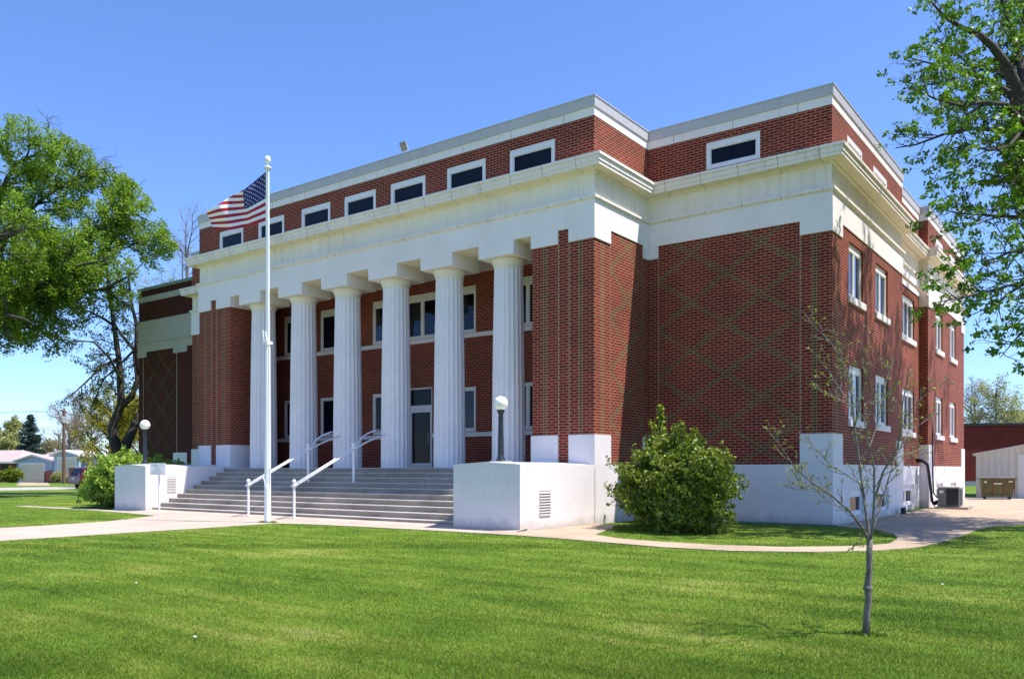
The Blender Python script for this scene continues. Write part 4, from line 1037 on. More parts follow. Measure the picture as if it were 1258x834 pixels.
for ie, (a, b_) in enumerate(T.ends):
    if rnd.random() < (.32 if ie < nvis else .12): continue
    for _ in range(rnd.randint(11, 18)):
        v = vrand(rnd); v.z *= .6; T.L.append(a+v*rnd.uniform(.04, .17))
    if rnd.random() < .4:
        for _ in range(5): T.L.append(b_+vrand(rnd)*rnd.uniform(.03, .12))
print('ash leaves', len(T.L))
plant('ash_tree', tuple(tb), 'tree with clumped bright leaves and bare twigs reaching in at the upper right', 'tree', T, bark_dark, leaf_ash, .112, aspect=.55, up=.25, droop=.5)

# ---- sapling on the front lawn
T = Tree(55); DS = 7.66
def SP(l, dz=0.0): return [WP(px, y, DS+dz*i/len(l)) for i, (px, y) in enumerate(l)]
sb = Vector((*G(1064, 779), 0))
tr = SP([(1064, 782), (1064.5, 760), (1067, 735), (1066, 722), (1068, 700), (1068, 680), (1068.5, 662)])
tr[0].z = -.02
T.mb.tube(tr, [.037, .030, .029, .034, .028, .027, .028], 12)
T.mb.tube(SP([(1063.5, 726), (1066, 722), (1069, 719)]), [.03, .042, .03], 8)
LIM = [([(1067, 666), (1061, 650), (1045, 629), (1020, 607), (998, 593), (977, 575), (955, 543), (938, 523)], -.9, .019),
       ([(1068, 664), (1067, 650), (1063, 622), (1056, 571), (1050, 525), (1047, 489), (1041.5, 456), (1020, 420), (998, 399), (986, 381)], .25, .024),
       ([(1069, 664), (1072, 650), (1074, 615), (1074, 575), (1068, 550), (1063, 521), (1052, 492)], -.3, .022),
       ([(1069, 662), (1075, 640), (1088, 600), (1099, 564), (1117, 528), (1131, 521), (1149, 508)], .5, .017),
       ([(1074, 615), (1085, 579), (1103, 550), (1106, 521), (1110, 489), (1117, 456)], -.6, .016),
       ([(1041, 490), (1032, 478), (1016, 454), (996, 429)], .3, .008), ([(1048, 500), (1032, 492), (1011, 481), (995, 472)], -.4, .008),
       ([(1063, 622), (1056, 593), (1020, 571), (998, 546), (986, 536)], .5, .008), ([(1063, 510), (1063, 496), (1081, 492), (1095, 481)], .3, .008),
       ([(1068, 550), (1078, 520), (1084, 490), (1090, 465), (1098, 440)], .5, .009), ([(1050, 525), (1056, 500), (1062, 470), (1066, 440), (1070, 415)], -.5, .009),
       ([(1106, 521), (1122, 500), (1140, 482), (1158, 472)], -.3, .007), ([(1098, 565), (1120, 556), (1140, 548)], .4, .006),
       ([(1020, 607), (1000, 600), (975, 600), (960, 596)], .2, .006), ([(1045, 629), (1020, 618), (1000, 600), (982, 590), (972, 575)], -.3, .006),
       ([(1066, 655), (1058, 662), (1048, 672), (1038, 678)], -.2, .006), ([(1047, 489), (1034, 450), (1030, 430), (1022, 400)], -.4, .007)]
for l_, dz, r_ in LIM:
    pts = SP(l_, dz*1.2); T.limb(pts, r_*.66, .0024, 7)
    T.grow(pts, r_, 0, [dict(n=lambda L: L*10, len=.24, ang=48, r=.0024, seg=4, wob=.22, trop=.22, t0=.15, sides=4), dict(n=2, len=.10, ang=45, r=.003, seg=2, wob=.3, trop=.05, t0=.2, sides=3, leaves=3, spread=.022)])
    for _ in range(int(16)):
        c_, _, _ = sample(pts, T.rnd.uniform(.35, 1)); T.L.append(c_+vrand(T.rnd)*.015)
plant('sapling', tuple(sb), 'slender young tree with bare pale branches and tiny buds on the front lawn', 'sapling', T, bark_mat('sapling_bark', (.085, .068, .058), (.26, .23, .205), 14), leaf_bud, .026, aspect=.5, up=.2)

# ---- shrubs
def shrub(name, seed, cx, cy, blobs, label, mat, lsize, dens, stemc=bark_grey, cat='shrub', group=None, spikes=(), ns=70, shell=.45, twig=.012):
    """blobs = (dx, dy, z, rx, ry, rz); stems rise from the base, leaves fill the blobs with gaps"""
    T = Tree(seed); rnd = T.rnd; c0 = Vector((cx, cy, 0))
    for i in range(ns):
        bl = rnd.choice(blobs); v = vrand(rnd)*rnd.uniform(.6, 1.02)
        p2 = c0+Vector((bl[0]+v.x*bl[3], bl[1]+v.y*bl[4], max(.1, bl[2]+v.z*bl[5]))); p0 = c0+Vector((rnd.uniform(-.3, .3), rnd.uniform(-.3, .3), 0))
        p1 = p0.lerp(p2, .5)+Vector((0, 0, .18))+vrand(rnd)*.1
        T.mb.tube([p0, p1, p2], [twig*1.6, twig, twig*.3], 4, cap=False)
    for bl in blobs:
        vol = bl[3]*bl[4]*bl[5]; nc = int(dens*vol**.8)
        for _ in range(nc):
            v = vrand(rnd); q_ = .82+.28*math.sin(4.1*v.x+7*bl[0]+2*v.z)*math.sin(5.3*v.z+3*bl[2]+v.y*3)+.16*math.sin(11*v.x+9*v.z+5*v.y+bl[0]*9)
            v = v*(rnd.uniform(shell, 1.0)**.5)*q_*rnd.uniform(.9, 1.12)
            p = c0+Vector((bl[0]+v.x*bl[3], bl[1]+v.y*bl[4], bl[2]+v.z*bl[5]))
            if p.z < .03: continue
            ax = vrand(rnd); ax.z = abs(ax.z)*.8+.2; ax.normalize(); ln = rnd.uniform(.08, .3)
            T.mb.tube([p-ax*ln*.4, p+ax*ln*.6], [twig*.35, twig*.15], 3, cap=False)
            for k in range(7): T.L.append(p+ax*ln*rnd.uniform(-.4, .7)+vrand(rnd)*.05)
    for (sp, n_) in spikes:
        pts = [c0+Vector(q) for q in sp]; T.mb.tube(pts, [twig, twig*.7, twig*.4][:len(pts)], 4, cap=False)
        for _ in range(n_):
            t_ = rnd.random(); c_, _, _ = sample(pts, t_); T.L.append(c_+vrand(rnd)*rnd.uniform(.02, .24-.14*t_))
    return plant(name, (cx, cy, 0), label, cat, T, stemc, mat, lsize, group, aspect=.6, up=.3, crown='foliage', trunk='stems')
# camera-right vector at the shrub is (C_, -S_)
cr_, cf_ = Vector((C_, -S_, 0)), Vector((-S_, C_, 0))
cx, cy = W(825, 577, 20.9)[:2]
def rel(r_, f_, z): v = cr_*r_+cf_*f_; return (v.x, v.y, z)
cx0, cy0 = cx, cy
BL = [(*rel(0, 0, .95), 1.25, 1.0, .95), (*rel(.85, .1, 1.25), .85, .8, .85), (*rel(-.55, .1, 1.25), .85, .8, .85), (*rel(-1.1, -.1, .9), .7, .7, .55), (*rel(1.0, 0, .8), .75, .7, .7), (*rel(.2, .2, 1.8), .8, .7, .55), (*rel(-1.45, 0, 1.2), .45, .4, .42), (*rel(1.5, 0, 1.5), .5, .4, .5),
      (*rel(-.4, -.3, .5), .9, .8, .5), (*rel(.5, -.3, .45), .9, .8, .45), (*rel(-.45, .1, 2.05), .35, .3, .45)]
BL = [(q[0]*1.08, q[1]*1.08, q[2], q[3]*1.27, q[4]*1.2, q[5]*1.0) for q in BL]
SPK = [([rel(-.4, 0, 1.8), rel(-.55, 0, 2.5), rel(-.62, 0, 3.15)], 420), ([rel(-.5, 0, 1.8), rel(-.85, .1, 2.3), rel(-1.05, .1, 2.75)], 180), ([rel(-1.0, 0, 1.5), rel(-1.2, 0, 2.0), rel(-1.42, 0, 2.3)], 260),
       ([rel(.2, 0, 2.1), rel(.3, 0, 2.4), rel(.22, .1, 2.62)], 200), ([rel(.5, 0, 2.0), rel(.6, 0, 2.45), rel(.55, .1, 2.62)], 140), ([rel(.9, 0, 1.9), rel(1.05, 0, 2.2), rel(1.15, .1, 2.45)], 140),
       ([rel(1.2, 0, 1.5), rel(1.6, 0, 1.75), rel(1.98, .1, 1.95)], 320), ([rel(-1.2, 0, 1.1), rel(-1.7, 0, 1.0), rel(-2.05, 0, 1.05)], 220), ([rel(-1.3, 0, .9), rel(-1.65, 0, .85), rel(-1.7, 0, .5)], 120)]
rs = random.Random(9)
for _ in range(46):
    th = rs.uniform(-1.25, 1.25); ln = rs.uniform(.35, .75); R0 = (1.45+.25*abs(math.sin(th)), .95)
    bx_, bz_ = R0[0]*math.sin(th), .95+R0[1]*math.cos(th)*rs.uniform(.75, 1.02); dy_ = rs.uniform(-.7, .5)
    SPK.append(([rel(bx_*.75, dy_*.6, bz_-.3), rel(bx_+ln*.35*math.sin(th), dy_, bz_+ln*.35), rel(bx_+ln*.8*math.sin(th)+rs.uniform(-.1, .1), dy_*1.05, bz_+ln*rs.uniform(.5, .8))], int(120*ln)))
shrub('shrub', 61, cx, cy, BL, 'tall dark-green spiky shrub against the right wing wall', leaf_shrub, .088, 1500, bark_grey, spikes=SPK, ns=110)
# lime bush at the left cheek
cx, cy = W(152, 577, 33.4)[:2]
BL = [(*rel(0, 0, .85), 1.85, 1.5, 1.0), (*rel(.7, .3, 1.15), 1.4, 1.3, 1.0), (*rel(-1.0, 0, .8), 1.3, 1.2, .9), (*rel(.2, .6, 1.45), 1.3, 1.2, .8), (*rel(1.6, .9, 1.1), .9, .8, .7)]
shrub('bush', 62, cx, cy, BL, 'bright lime-green rounded bush left of the left cheek wall', leaf_lime, .12, 1500, bark_grey, ns=60)
for k, (px, D, s, lab) in enumerate(((196, 36.5, .95, 'bright green bush behind the left cheek wall, at its lamp post'), (219, 37.5, .85, 'dark green bush behind the left cheek wall, against the wing wall'))):
    cx, cy = W(px, 577, D)[:2]
    shrub('bush', 70+k, cx, cy, [(0, 0, .95*s, 1.1*s, 1.1*s, 1.05*s), (.5, .3, 1.1*s, .9*s, .9*s, .9*s)], lab, leaf_lime if k == 0 else leaf_shrub, .11, 1300, bark_grey, ns=40)
for k, (px, D, rx, h, lab) in enumerate(((14, 97, 1.35, 1.75, 'round dark bush in front of the far brick house'), (70, 96, .62, 1.3, 'small green bush left of the utility pole base'), (81, 95, .5, 1.0, 'small green bush right of the utility pole base'))):
    cx, cy = W(px, 577, D)[:2]
    shrub('bush', 80+k, cx, cy, [(0, 0, h*.5, rx, rx, h*.52)], lab, leaf_far if k else leaf_shrub, .2, 420, bark_brown, ns=20, twig=.02)
cx, cy = W(108, 577, 98)[:2]
shrub('bush', 85, cx, cy, [(0, 0, 1.7, 1.3, 1.3, 1.4)], 'reddish-brown bush before the white window of the far garage', leaf_mat('red_leaf', (.09, .02, .02), (.17, .05, .04), .2), .2, 420, bark_brown, ns=20, twig=.02)

# ================================================================== BACKGROUND BUILDINGS
M['blue'] = plain('pale_blue_siding', (.36, .44, .56), .7, .06, 1)
M['door_y'] = plain('cream_garage_door', (.66, .60, .44), .6, .05, 1)
M['trim'] = plain('white_trim', (.72, .72, .70), .6, .04)
M['shingle'] = plain('pink_brown_shingle', (.40, .32, .30), .9, .12, 2)
M['tin'] = plain('pale_tin_roof', (.62, .60, .58), .5, .06, 2)
M['rbrick'] = plain('far_brick', (.20, .055, .035), .85, .2, 3)
M['wood'] = plain('brown_fence_wood', (.13, .065, .04), .85, .2, 4)
M['siding'] = white_mat('white_vertical_siding', base=(.66, .65, .60), stain=(.5, .46, .38), amt=.3, joint=.3)
M['redbig'] = brick_mat('rear_brick', c1=(.20, .022, .018), c2=(.15, .016, .012), mort=(.16, .05, .035), row=.08, ms=.005)
def fh(X, px, y): Y = Yat(px, X); return Y, EYE+(577-y)*(-X*S_+Y*C_)/F
def gable(e, X, ya, yb, ze, yr, zr, depth, wall, roof, over=.5):
    """gable facing +X at x=X, eaves ze, ridge at (yr, zr), running back to X-depth"""
    mb = MB(); x2 = X-depth
    mb.face([(X, ya, 0), (X, yb, 0), (X, yb, ze), (X, yr, zr), (X, ya, ze)]); mb.face([(x2, yb, 0), (x2, ya, 0), (x2, ya, ze), (x2, yr, zr), (x2, yb, ze)])
    mb.face([(X, yb, 0), (x2, yb, 0), (x2, yb, ze), (X, yb, ze)]); mb.face([(x2, ya, 0), (X, ya, 0), (X, ya, ze), (x2, ya, ze)])
    mb.build('wall', [wall], e)
    mb = MB(); xo = X+over
    for (y1, s) in ((ya, -1), (yb, 1)):
        sl = (zr-ze)/abs(yr-y1); yo = y1+s*over; zo = ze-sl*over
        a, b_, c_, d_ = (xo, yo, zo), (x2-over, yo, zo), (x2-over, yr, zr), (xo, yr, zr)
        up = [(p[0], p[1], p[2]+.16) for p in (a, b_, c_, d_)]
        lo_ = [a, b_, c_, d_]
        if s < 0: up = up[::-1]; lo_ = lo_[::-1]
        mb.face(up[::-1]); mb.face(lo_)
        for i in range(4): mb.face([lo_[i], lo_[(i+1) % 4], up[(i+1) % 4], up[i]])
    mb.build('roof', [roof], e)
class Fr:
    """local frame: origin at photo column pa / distance Da, x towards column pb / distance Db, y away from the viewer"""
    def __init__(s, pa, Da, pb, Db):
        s.a = Vector((*W(pa, 577, Da)[:2], 0)); s.b = Vector((*W(pb, 577, Db)[:2], 0)); s.L = (s.b-s.a).length
        s.d = (s.b-s.a).normalized(); s.n = Vector((-s.d.y, s.d.x, 0)); s.D = (Da+Db)/2; s.pa = pa; s.k = s.L/(pb-pa)
    def p(s, t, f, z): q = s.a+s.d*t+s.n*f; return (q.x, q.y, z)
    def x(s, px): return (px-s.pa)*s.k
    def z(s, y): return EYE+(577-y)*s.D/F
    def box(s, mb, t0, t1, f0, f1, z0, z1, mat=0):
        q = [s.p(t0, f0, z0), s.p(t1, f0, z0), s.p(t1, f1, z0), s.p(t0, f1, z0)]; r = [(a[0], a[1], z1) for a in q]
        for i in range(4): mb.face([q[i], q[(i+1) % 4], r[(i+1) % 4], r[i]], mat)
        mb.face(r, mat); mb.face(q[::-1], mat); return mb
    def center(s): return tuple(s.a+s.d*s.L/2)
    def gable(s, e, t0, t1, ze, tr, zr, f0, f1, wall, roof, over=.35, wname='wall', rname='roof'):
        mb = MB()
        mb.face([s.p(t0, f0, 0), s.p(t1, f0, 0), s.p(t1, f0, ze), s.p(tr, f0, zr), s.p(t0, f0, ze)]); mb.face([s.p(t1, f1, 0), s.p(t0, f1, 0), s.p(t0, f1, ze), s.p(tr, f1, zr), s.p(t1, f1, ze)])
        mb.face([s.p(t1, f0, 0), s.p(t1, f1, 0), s.p(t1, f1, ze), s.p(t1, f0, ze)]); mb.face([s.p(t0, f1, 0), s.p(t0, f0, 0), s.p(t0, f0, ze), s.p(t0, f1, ze)]); mb.build(wname, [wall], e)
        mb = MB()
        for ty, sg in ((t0, -1), (t1, 1)):
            sl = (zr-ze)/abs(tr-ty); to = ty+sg*over; zo = ze-sl*over
            lo_ = [(to, f0-over, zo), (tr, f0-over, zr), (tr, f1+over, zr), (to, f1+over, zo)]
            A = [s.p(*q) for q in lo_]; B = [s.p(q[0], q[1], q[2]+.18) for q in lo_]
            mb.face(B); mb.face(A[::-1])
            for i in range(4): mb.face([A[i], A[(i+1) % 4], B[(i+1) % 4], B[i]], 1)
        mb.build(rname, [roof, M['trim']], e)
    def longroof(s, e, t0, t1, f0, f1, ze, zr, wall, roof, o=.5, ins=3.5):
        mb = MB(); s.box(mb, t0, t1, f0, f1, 0, ze); mb.build('wall', [wall], e)
        mb = MB(); fm = (f0+f1)/2; P_ = s.p
        a, b_, c_, d_ = P_(t0-o, f0-o, ze), P_(t1+o, f0-o, ze), P_(t1+o, f1+o, ze), P_(t0-o, f1+o, ze); r0, r1 = P_(t0-o+ins, fm, zr), P_(t1+o-ins, fm, zr)
        mb.face([a, b_, r1, r0]); mb.face([c_, d_, r0, r1]); mb.face([d_, a, r0]); mb.face([b_, c_, r1]); s.box(mb, t0-o, t1+o, f0-o, f1+o, ze-.2, ze-.003, 1)
        mb.build('roof', [roof, M['trim']], e)
def overhead_door(fr, e, p0, p1, y, f=-.06):
    mb = MB(); t0, t1, z1 = fr.x(p0), fr.x(p1), fr.z(y); fr.box(mb, t0, t1, f, f+.05, .03, z1)
    for k in range(1, 5): fr.box(mb, t0, t1, f-.012, f-.002, z1*k/5-.02, z1*k/5+.02, 1)
    d = mb.build('garage_door', [M['door_y'], M['louver']], e); mb = MB()
    fr.box(mb, t0-.28, t0-.01, f-.03, f+.05, 0, z1+.28); fr.box(mb, t1+.01, t1+.28, f-.03, f+.05, 0, z1+.28); fr.box(mb, t0, t1, f-.03, f+.05, z1+.01, z1+.28); mb.build('door_trim', [M['trim']], d)
f1_ = Fr(21, 101, 65, 99)
e = empty('garage', f1_.center(), 'pale blue gabled garage with a wide cream door, nearest the spruce', 'garage')
f1_.gable(e, 0, f1_.L, f1_.z(566.5), f1_.x(42), f1_.z(559.8), 0, 6, M['blue'], M['shingle'], .35)
overhead_door(f1_, e, 27, 54.5, 571)
f2_ = Fr(-80, 104, 20.5, 102)
e = empty('brick_house', f2_.center(), 'low brick house with a pale pinkish roof at the left edge', 'house')
f2_.longroof(e, 0, f2_.L, 0, 9, f2_.z(567), f2_.z(567)+1.5, M['rbrick'], M['shingle'])
mb = MB(); f2_.box(mb, f2_.x(2), f2_.x(10), -.04, -.01, .9, 2.1); mb.build('window', [M['glass']], e)
f3_ = Fr(24, 112, 84, 110)
e = empty('house', f3_.center(), 'house with a broad pinkish-brown roof rising behind the blue garage', 'house')
f3_.longroof(e, 0, f3_.L, 0, 9, f3_.z(566), f3_.z(551.5), M['blue'], M['shingle'], ins=3.0)
c0 = f3_.p(f3_.x(50), 2.5, f3_.z(560)); MB().tube([c0, (c0[0], c0[1], f3_.z(550.5))], .16, 8).build('chimney', [M['tin']], e)
f4_ = Fr(66, 98, 96.5, 96)
e = empty('garage', f4_.center(), 'pale blue garage with a white roof right behind the utility pole', 'garage')
f4_.gable(e, 0, f4_.L, f4_.z(559.5), f4_.x(79), f4_.z(554.5), 0, 9, M['blue'], M['tin'], .35)
overhead_door(f4_, e, 73, 93, 564)
t9 = f4_.x(124); mb = MB(); f4_.box(mb, f4_.L+.02, t9, 1.0, 8.5, 0, f4_.z(561)); mb.build('wing_wall', [M['blue']], e)
mb = MB(); zz0, zz1 = f4_.z(561), f4_.z(555.5); P_ = f4_.p; q0, q1 = f4_.L-1.2, t9+.4
mb.face([P_(q0, .4, zz0), P_(q1, .4, zz0), P_(q1, 4.7, zz1), P_(q0, 4.7, zz1)]); mb.face([P_(q0, 4.7, zz1), P_(q1, 4.7, zz1), P_(q1, 9, zz0), P_(q0, 9, zz0)]); f4_.box(mb, f4_.L+.4, q1, .4, .5, zz0-.2, zz0-.003)
mb.build('wing_roof', [M['tin']], e)
mb = MB(); f4_.box(mb, f4_.x(99), f4_.x(110), .93, .99, .9, f4_.z(564)); fr = mb.build('window', [M['trim']], e)
mb = MB(); w_ = (f4_.x(110)-f4_.x(99))/3; h_ = (f4_.z(564)-.9)/3
for i in range(3):
    for j_ in range(3): f4_.box(mb, f4_.x(99)+w_*i+.07, f4_.x(99)+w_*(i+1)-.07, .90, .925, .9+h_*j_+.05, .9+h_*(j_+1)-.05)
mb.build('pane', [plain('bright_curtain', (.55, .58, .62), .3)], fr)
# fences
f5_ = Fr(85, 93, 126, 93)
e = empty('fence', f5_.center(), 'brown board fence behind the red car', 'fence')
mb = MB(); z1 = f5_.z(574.5)
for i in range(int(f5_.L/.16)): f5_.box(mb, i*.16, i*.16+.15, 0, .03, .05, z1+random.uniform(-.02, .02))
mb.build('boards', [M['wood']], e)
for i in range(4):
    mb = MB(); f5_.box(mb, f5_.L*i/3-.06, f5_.L*i/3+.06, .04, .14, 0, z1+.03); mb.build('post', [M['wood']], e)
f6_ = Fr(56, 98.6, 65, 98.3); z1 = f6_.z(581)
e = empty('gate', f6_.center(), 'reddish arched wooden gate beside the blue garage', 'gate')
ts = [(0, 0), (f6_.L, 0)]+[(f6_.L/2+f6_.L/2*math.cos(math.pi*i/10), z1+.35*math.sin(math.pi*i/10)) for i in range(11)]
mb = MB(); A = [f6_.p(t, 0, z) for t, z in ts]; B = [f6_.p(t, .05, z) for t, z in ts]; mb.face(A); mb.face(B[::-1])
for i in range(len(A)): mb.face([A[i], A[(i+1) % len(A)], B[(i+1) % len(A)], B[i]])
mb.build('gate_panel', [plain('red_gate', (.30, .10, .07), .8, .2, 5)], e)
mb = MB(); f6_.box(mb, -.18, -.02, -.05, .08, 0, z1+.2); mb.build('gate_post', [M['wood']], e)
# utility pole
x, y = W(78.5, 577, 91)[:2]; Hh = EYE+(577-502)*91/F
e = empty('utility_pole', (x, y, 0), 'wooden utility pole with crossarm and transformers left of the bush', 'utility pole')
polew = plain('weathered_pole_wood', (.13, .075, .05), .9, .2, 6)
MB().tube([(x, y, 0), (x, y, Hh)], [.19, .13], 10).build('pole', [polew], e)
def along(v): return (x+C_*v, y-S_*v)
for zz, hw in ((Hh-.25, 1.25), (Hh-1.6, 1.05)):
    p, q = along(-hw), along(hw); mb = MB(); mb.tube([(*p, zz), (*q, zz)], .07, 6); mb.build('crossarm', [polew], e)
for v in (-.62, .55):
    p = along(v); mb = MB(); mb.lathe([(.05, 0), (.22, .02), (.22, .62), (.12, .68), (.03, .72)], (*p, Hh-1.55), 12); mb.build('transformer', [M['grey']], e, smooth=False)
for v in (-.85, -.4, .4, .85):
    p = along(v); MB().lathe([(.03, 0), (.06, .05), (.06, .12), (.02, .18)], (*p, Hh-.3), 8).build('insulator', [M['grey']], e)
for i, v in enumerate((-.85, .85)):
    p = along(v); pts = []
    for k in range(21):
        t = k/20; qx, qy = p[0]+(-95-p[0])*0-6*t, p[1]-70*t
        pts.append((qx, qy, Hh-.2-1.6*4*t*(1-t)))
    tag(MB().tube(pts, .018, 4).build('power_line', [M['black']]), ('left-hand power line running left from the utility pole crossarm', 'right-hand power line running left from the utility pole crossarm')[i], 'power line')
# right-hand wires
for i, (ya_, yb_) in enumerate(((470, 465), (486, 482))):
    a, b_ = WP(1170, ya_+2, 120), WP(1320, yb_, 105); pts = [a.lerp(b_, k/16)-Vector((0, 0, .5*4*(k/16)*(1-k/16))) for k in range(17)]
    tag(MB().tube(pts, .02, 4).build('power_line', [M['grey']]), ('upper power line in the sky right of the courthouse', 'lower power line in the sky right of the courthouse')[i], 'power line')
# red brick building and white garage at the right
D = 78; a = Vector((*W(1150, 577, D)[:2], 0)); b_ = Vector((*W(1420, 577, D-3)[:2], 0))
zt = EYE+(577-523)*D/F
e = empty('brick_building', tuple(a.lerp(b_, .5)), 'long flat-roofed red brick building at the far right', 'building')
def oriented(mb, a, b_, depth, z0, z1, mat=0, fwd=0):
    d = (b_-a).normalized(); nrm = Vector((-d.y, d.x, 0)); a2, b2 = a-nrm*fwd, b_-nrm*fwd; c_, d_ = b_+nrm*depth, a+nrm*depth
    q = [a2, b2, c_, d_]; L = (b2-a2).length
    for i in range(4):
        p, r_ = q[i], q[(i+1) % 4]; Lx = (r_-p).length
        mb.face([(p.x, p.y, z0), (r_.x, r_.y, z0), (r_.x, r_.y, z1), (p.x, p.y, z1)], mat, [(0, z0), (Lx, z0), (Lx, z1), (0, z1)])
    mb.face([(p.x, p.y, z1) for p in q], mat, [(0, 0)]*4)
    return mb
oriented(MB(), a, b_, 20, .45, zt).build('wall', [M['redbig']], e)
oriented(MB(), a, b_, 20.1, 0, .449, fwd=.05).build('foundation', [M['grey']], e)
oriented(MB(), a, b_, 20.2, zt+.001, zt+.2, fwd=.15).build('coping', [M['iron']], e)
ga = Vector(W(1199, 577, 45)); gb = Vector(W(1390, 577, 41.5)); ga.z = gb.z = 0
d = (gb-ga).normalized(); nrm = Vector((-d.y, d.x, 0)); L = (gb-ga).length; zh = EYE+(577-556.5)*45/F; zr = zh+L/2*.19
e = empty('shed', tuple(ga.lerp(gb, .5)), 'off-white metal-sided shed with a low gable at the right edge', 'shed')
def gp(t, z, f=0): p = ga+d*t+nrm*f; return (p.x, p.y, z)
mb = MB()
mb.face([gp(0, 0), gp(L, 0), gp(L, zh), gp(L/2, zr), gp(0, zh)], 0, [(0, 0), (L, 0), (L, zh), (L/2, zr), (0, zh)])
mb.face([gp(0, 0, 9), gp(0, 0), gp(0, zh), gp(0, zh, 9)], 0, [(0, 0), (9, 0), (9, zh), (0, zh)]); mb.face([gp(L, 0), gp(L, 0, 9), gp(L, zh, 9), gp(L, zh)], 0, [(0, 0), (9, 0), (9, zh), (0, zh)])
mb.face([gp(L, 0, 9), gp(0, 0, 9), gp(0, zh, 9), gp(L/2, zr, 9), gp(L, zh, 9)], 0, [(0, 0)]*5)
t = 0
while t < L-.2:                                   # standing ribs
    zz = zh+(zr-zh)*(1-abs(t-L/2)/(L/2)); p = [gp(t, 0, -.02), gp(t+.04, 0, -.02), gp(t+.04, zz, -.02), gp(t, zz, -.02)]; mb.face(p, 0, [(0.1, 0), (.12, 0), (.12, zz), (.1, zz)])
    t += .3
mb.build('wall', [M['siding']], e)
mb = MB()
for s0, s1, z0, z1 in ((-.15, L/2, zh-.03, zr+.02), (L/2, L+.15, zr+.02, zh-.03)):
    mb.face([gp(s0, z0, -.2), gp(s1, z1, -.2), gp(s1, z1, 9.2), gp(s0, z0, 9.2)]); mb.face([gp(s0, z0-.1, -.2), gp(s1, z1-.1, -.2), gp(s1, z1, -.2), gp(s0, z0, -.2)])
    mb.face([gp(s0, z0-.1, 9.2), gp(s1, z1-.1, 9.2), gp(s1, z1-.1, -.2), gp(s0, z0-.1, -.2)])
mb.build('roof', [M['tin']], e)
dpx = (1256-1199)/(1390-1199)
mb = MB(); t0 = L*.285
for q0, q1, z0, z1 in ((t0, t0+.1, 0, 2.3), (t0+1.9, t0+2.0, 0, 2.3), (t0+.1, t0+1.9, 2.2, 2.3)):
    mb.face([gp(q0, z0, -.05), gp(q1, z0, -.05), gp(q1, z1, -.05), gp(q0, z1, -.05)])
mb.face([gp(t0+.1, 0, -.035), gp(t0+1.9, 0, -.035), gp(t0+1.9, 2.2, -.035), gp(t0+.1, 2.2, -.035)]); mb.build('door', [M['trim']], e)

# ================================================================== DUMPSTER
olive = plain('olive_dumpster_paint', (.10, .095, .025), .4, .45, 3); rust = plain('rust', (.20, .09, .04), .8, .3, 8)
da = Vector(W(1205.5, 577, 42.6)); db = Vector(W(1247.5, 577, 42.0)); da.z = db.z = 0
dx = (db-da).normalized(); nn = Vector((-dx.y, dx.x, 0)); L = (db-da).length
e = empty('dumpster', tuple(da.lerp(db, .5)), 'olive green steel dumpster in front of the white shed', 'dumpster')
def dp(t, f, z): p = da+dx*t+nn*f; return (p.x, p.y, z)
def hexa(mb, lo, hi, z0, z1, mat=0):
    a = [dp(*q, z0) for q in lo]; b2 = [dp(*q, z1) for q in hi]
    for i in range(4): mb.face([a[i], a[(i+1) % 4], b2[(i+1) % 4], b2[i]], mat)
    mb.face(a[::-1], mat); mb.face(b2, mat)
rect = lambda t0, t1, f0, f1: [(t0, f0), (t1, f0), (t1, f1), (t0, f1)]
mb = MB(); hexa(mb, rect(.1, L-.1, .12, 1.0), rect(0, L, 0, 1.15), .17, 1.02); mb.build('bin', [olive], e, bevel=.01)
mb = MB()
for t in (.0, L*.33, L*.66, L-.06): hexa(mb, rect(t+.02, t+.07, .03, .1), rect(t, t+.05, -.04, .05), .2, 1.0)
mb.build('ribs', [rust], e)
mb = MB(); hexa(mb, rect(-.06, L+.06, -.06, 1.2), rect(-.06, L+.06, -.06, 1.2), 1.021, 1.075); mb.build('rim', [olive], e)
mb = MB(); hexa(mb, rect(-.08, L/2-.01, -.08, 1.22), rect(-.08, L/2-.01, -.08, 1.22), 1.08, 1.12); hexa(mb, rect(L/2+.01, L+.08, -.08, 1.22), rect(L/2+.01, L+.08, -.08, 1.22), 1.08, 1.12); mb.build('lid', [plain('grey_brown_lid', (.30, .27, .22), .6)], e)
for t, f in ((.2, .2), (L-.2, .2), (.2, .9), (L-.2, .9)):
    p = dp(t, f, 0); q = dx*.03; MB().tube([(p[0]-q.x, p[1]-q.y, .08), (p[0]+q.x, p[1]+q.y, .08)], .075, 12).build('caster', [M['black']], e)
mb = MB(); hexa(mb, rect(L*.36, L*.62, -.0, .02), rect(L*.36, L*.62, -.035, -.01), .78, .84); hexa(mb, rect(.12, .24, .0, .02), rect(.12, .24, -.045, -.02), .85, .93); hexa(mb, rect(L-.3, L-.12, .0, .02), rect(L-.3, L-.12, -.045, -.02), .88, .94); mb.build('decal', [M['trim']], e)

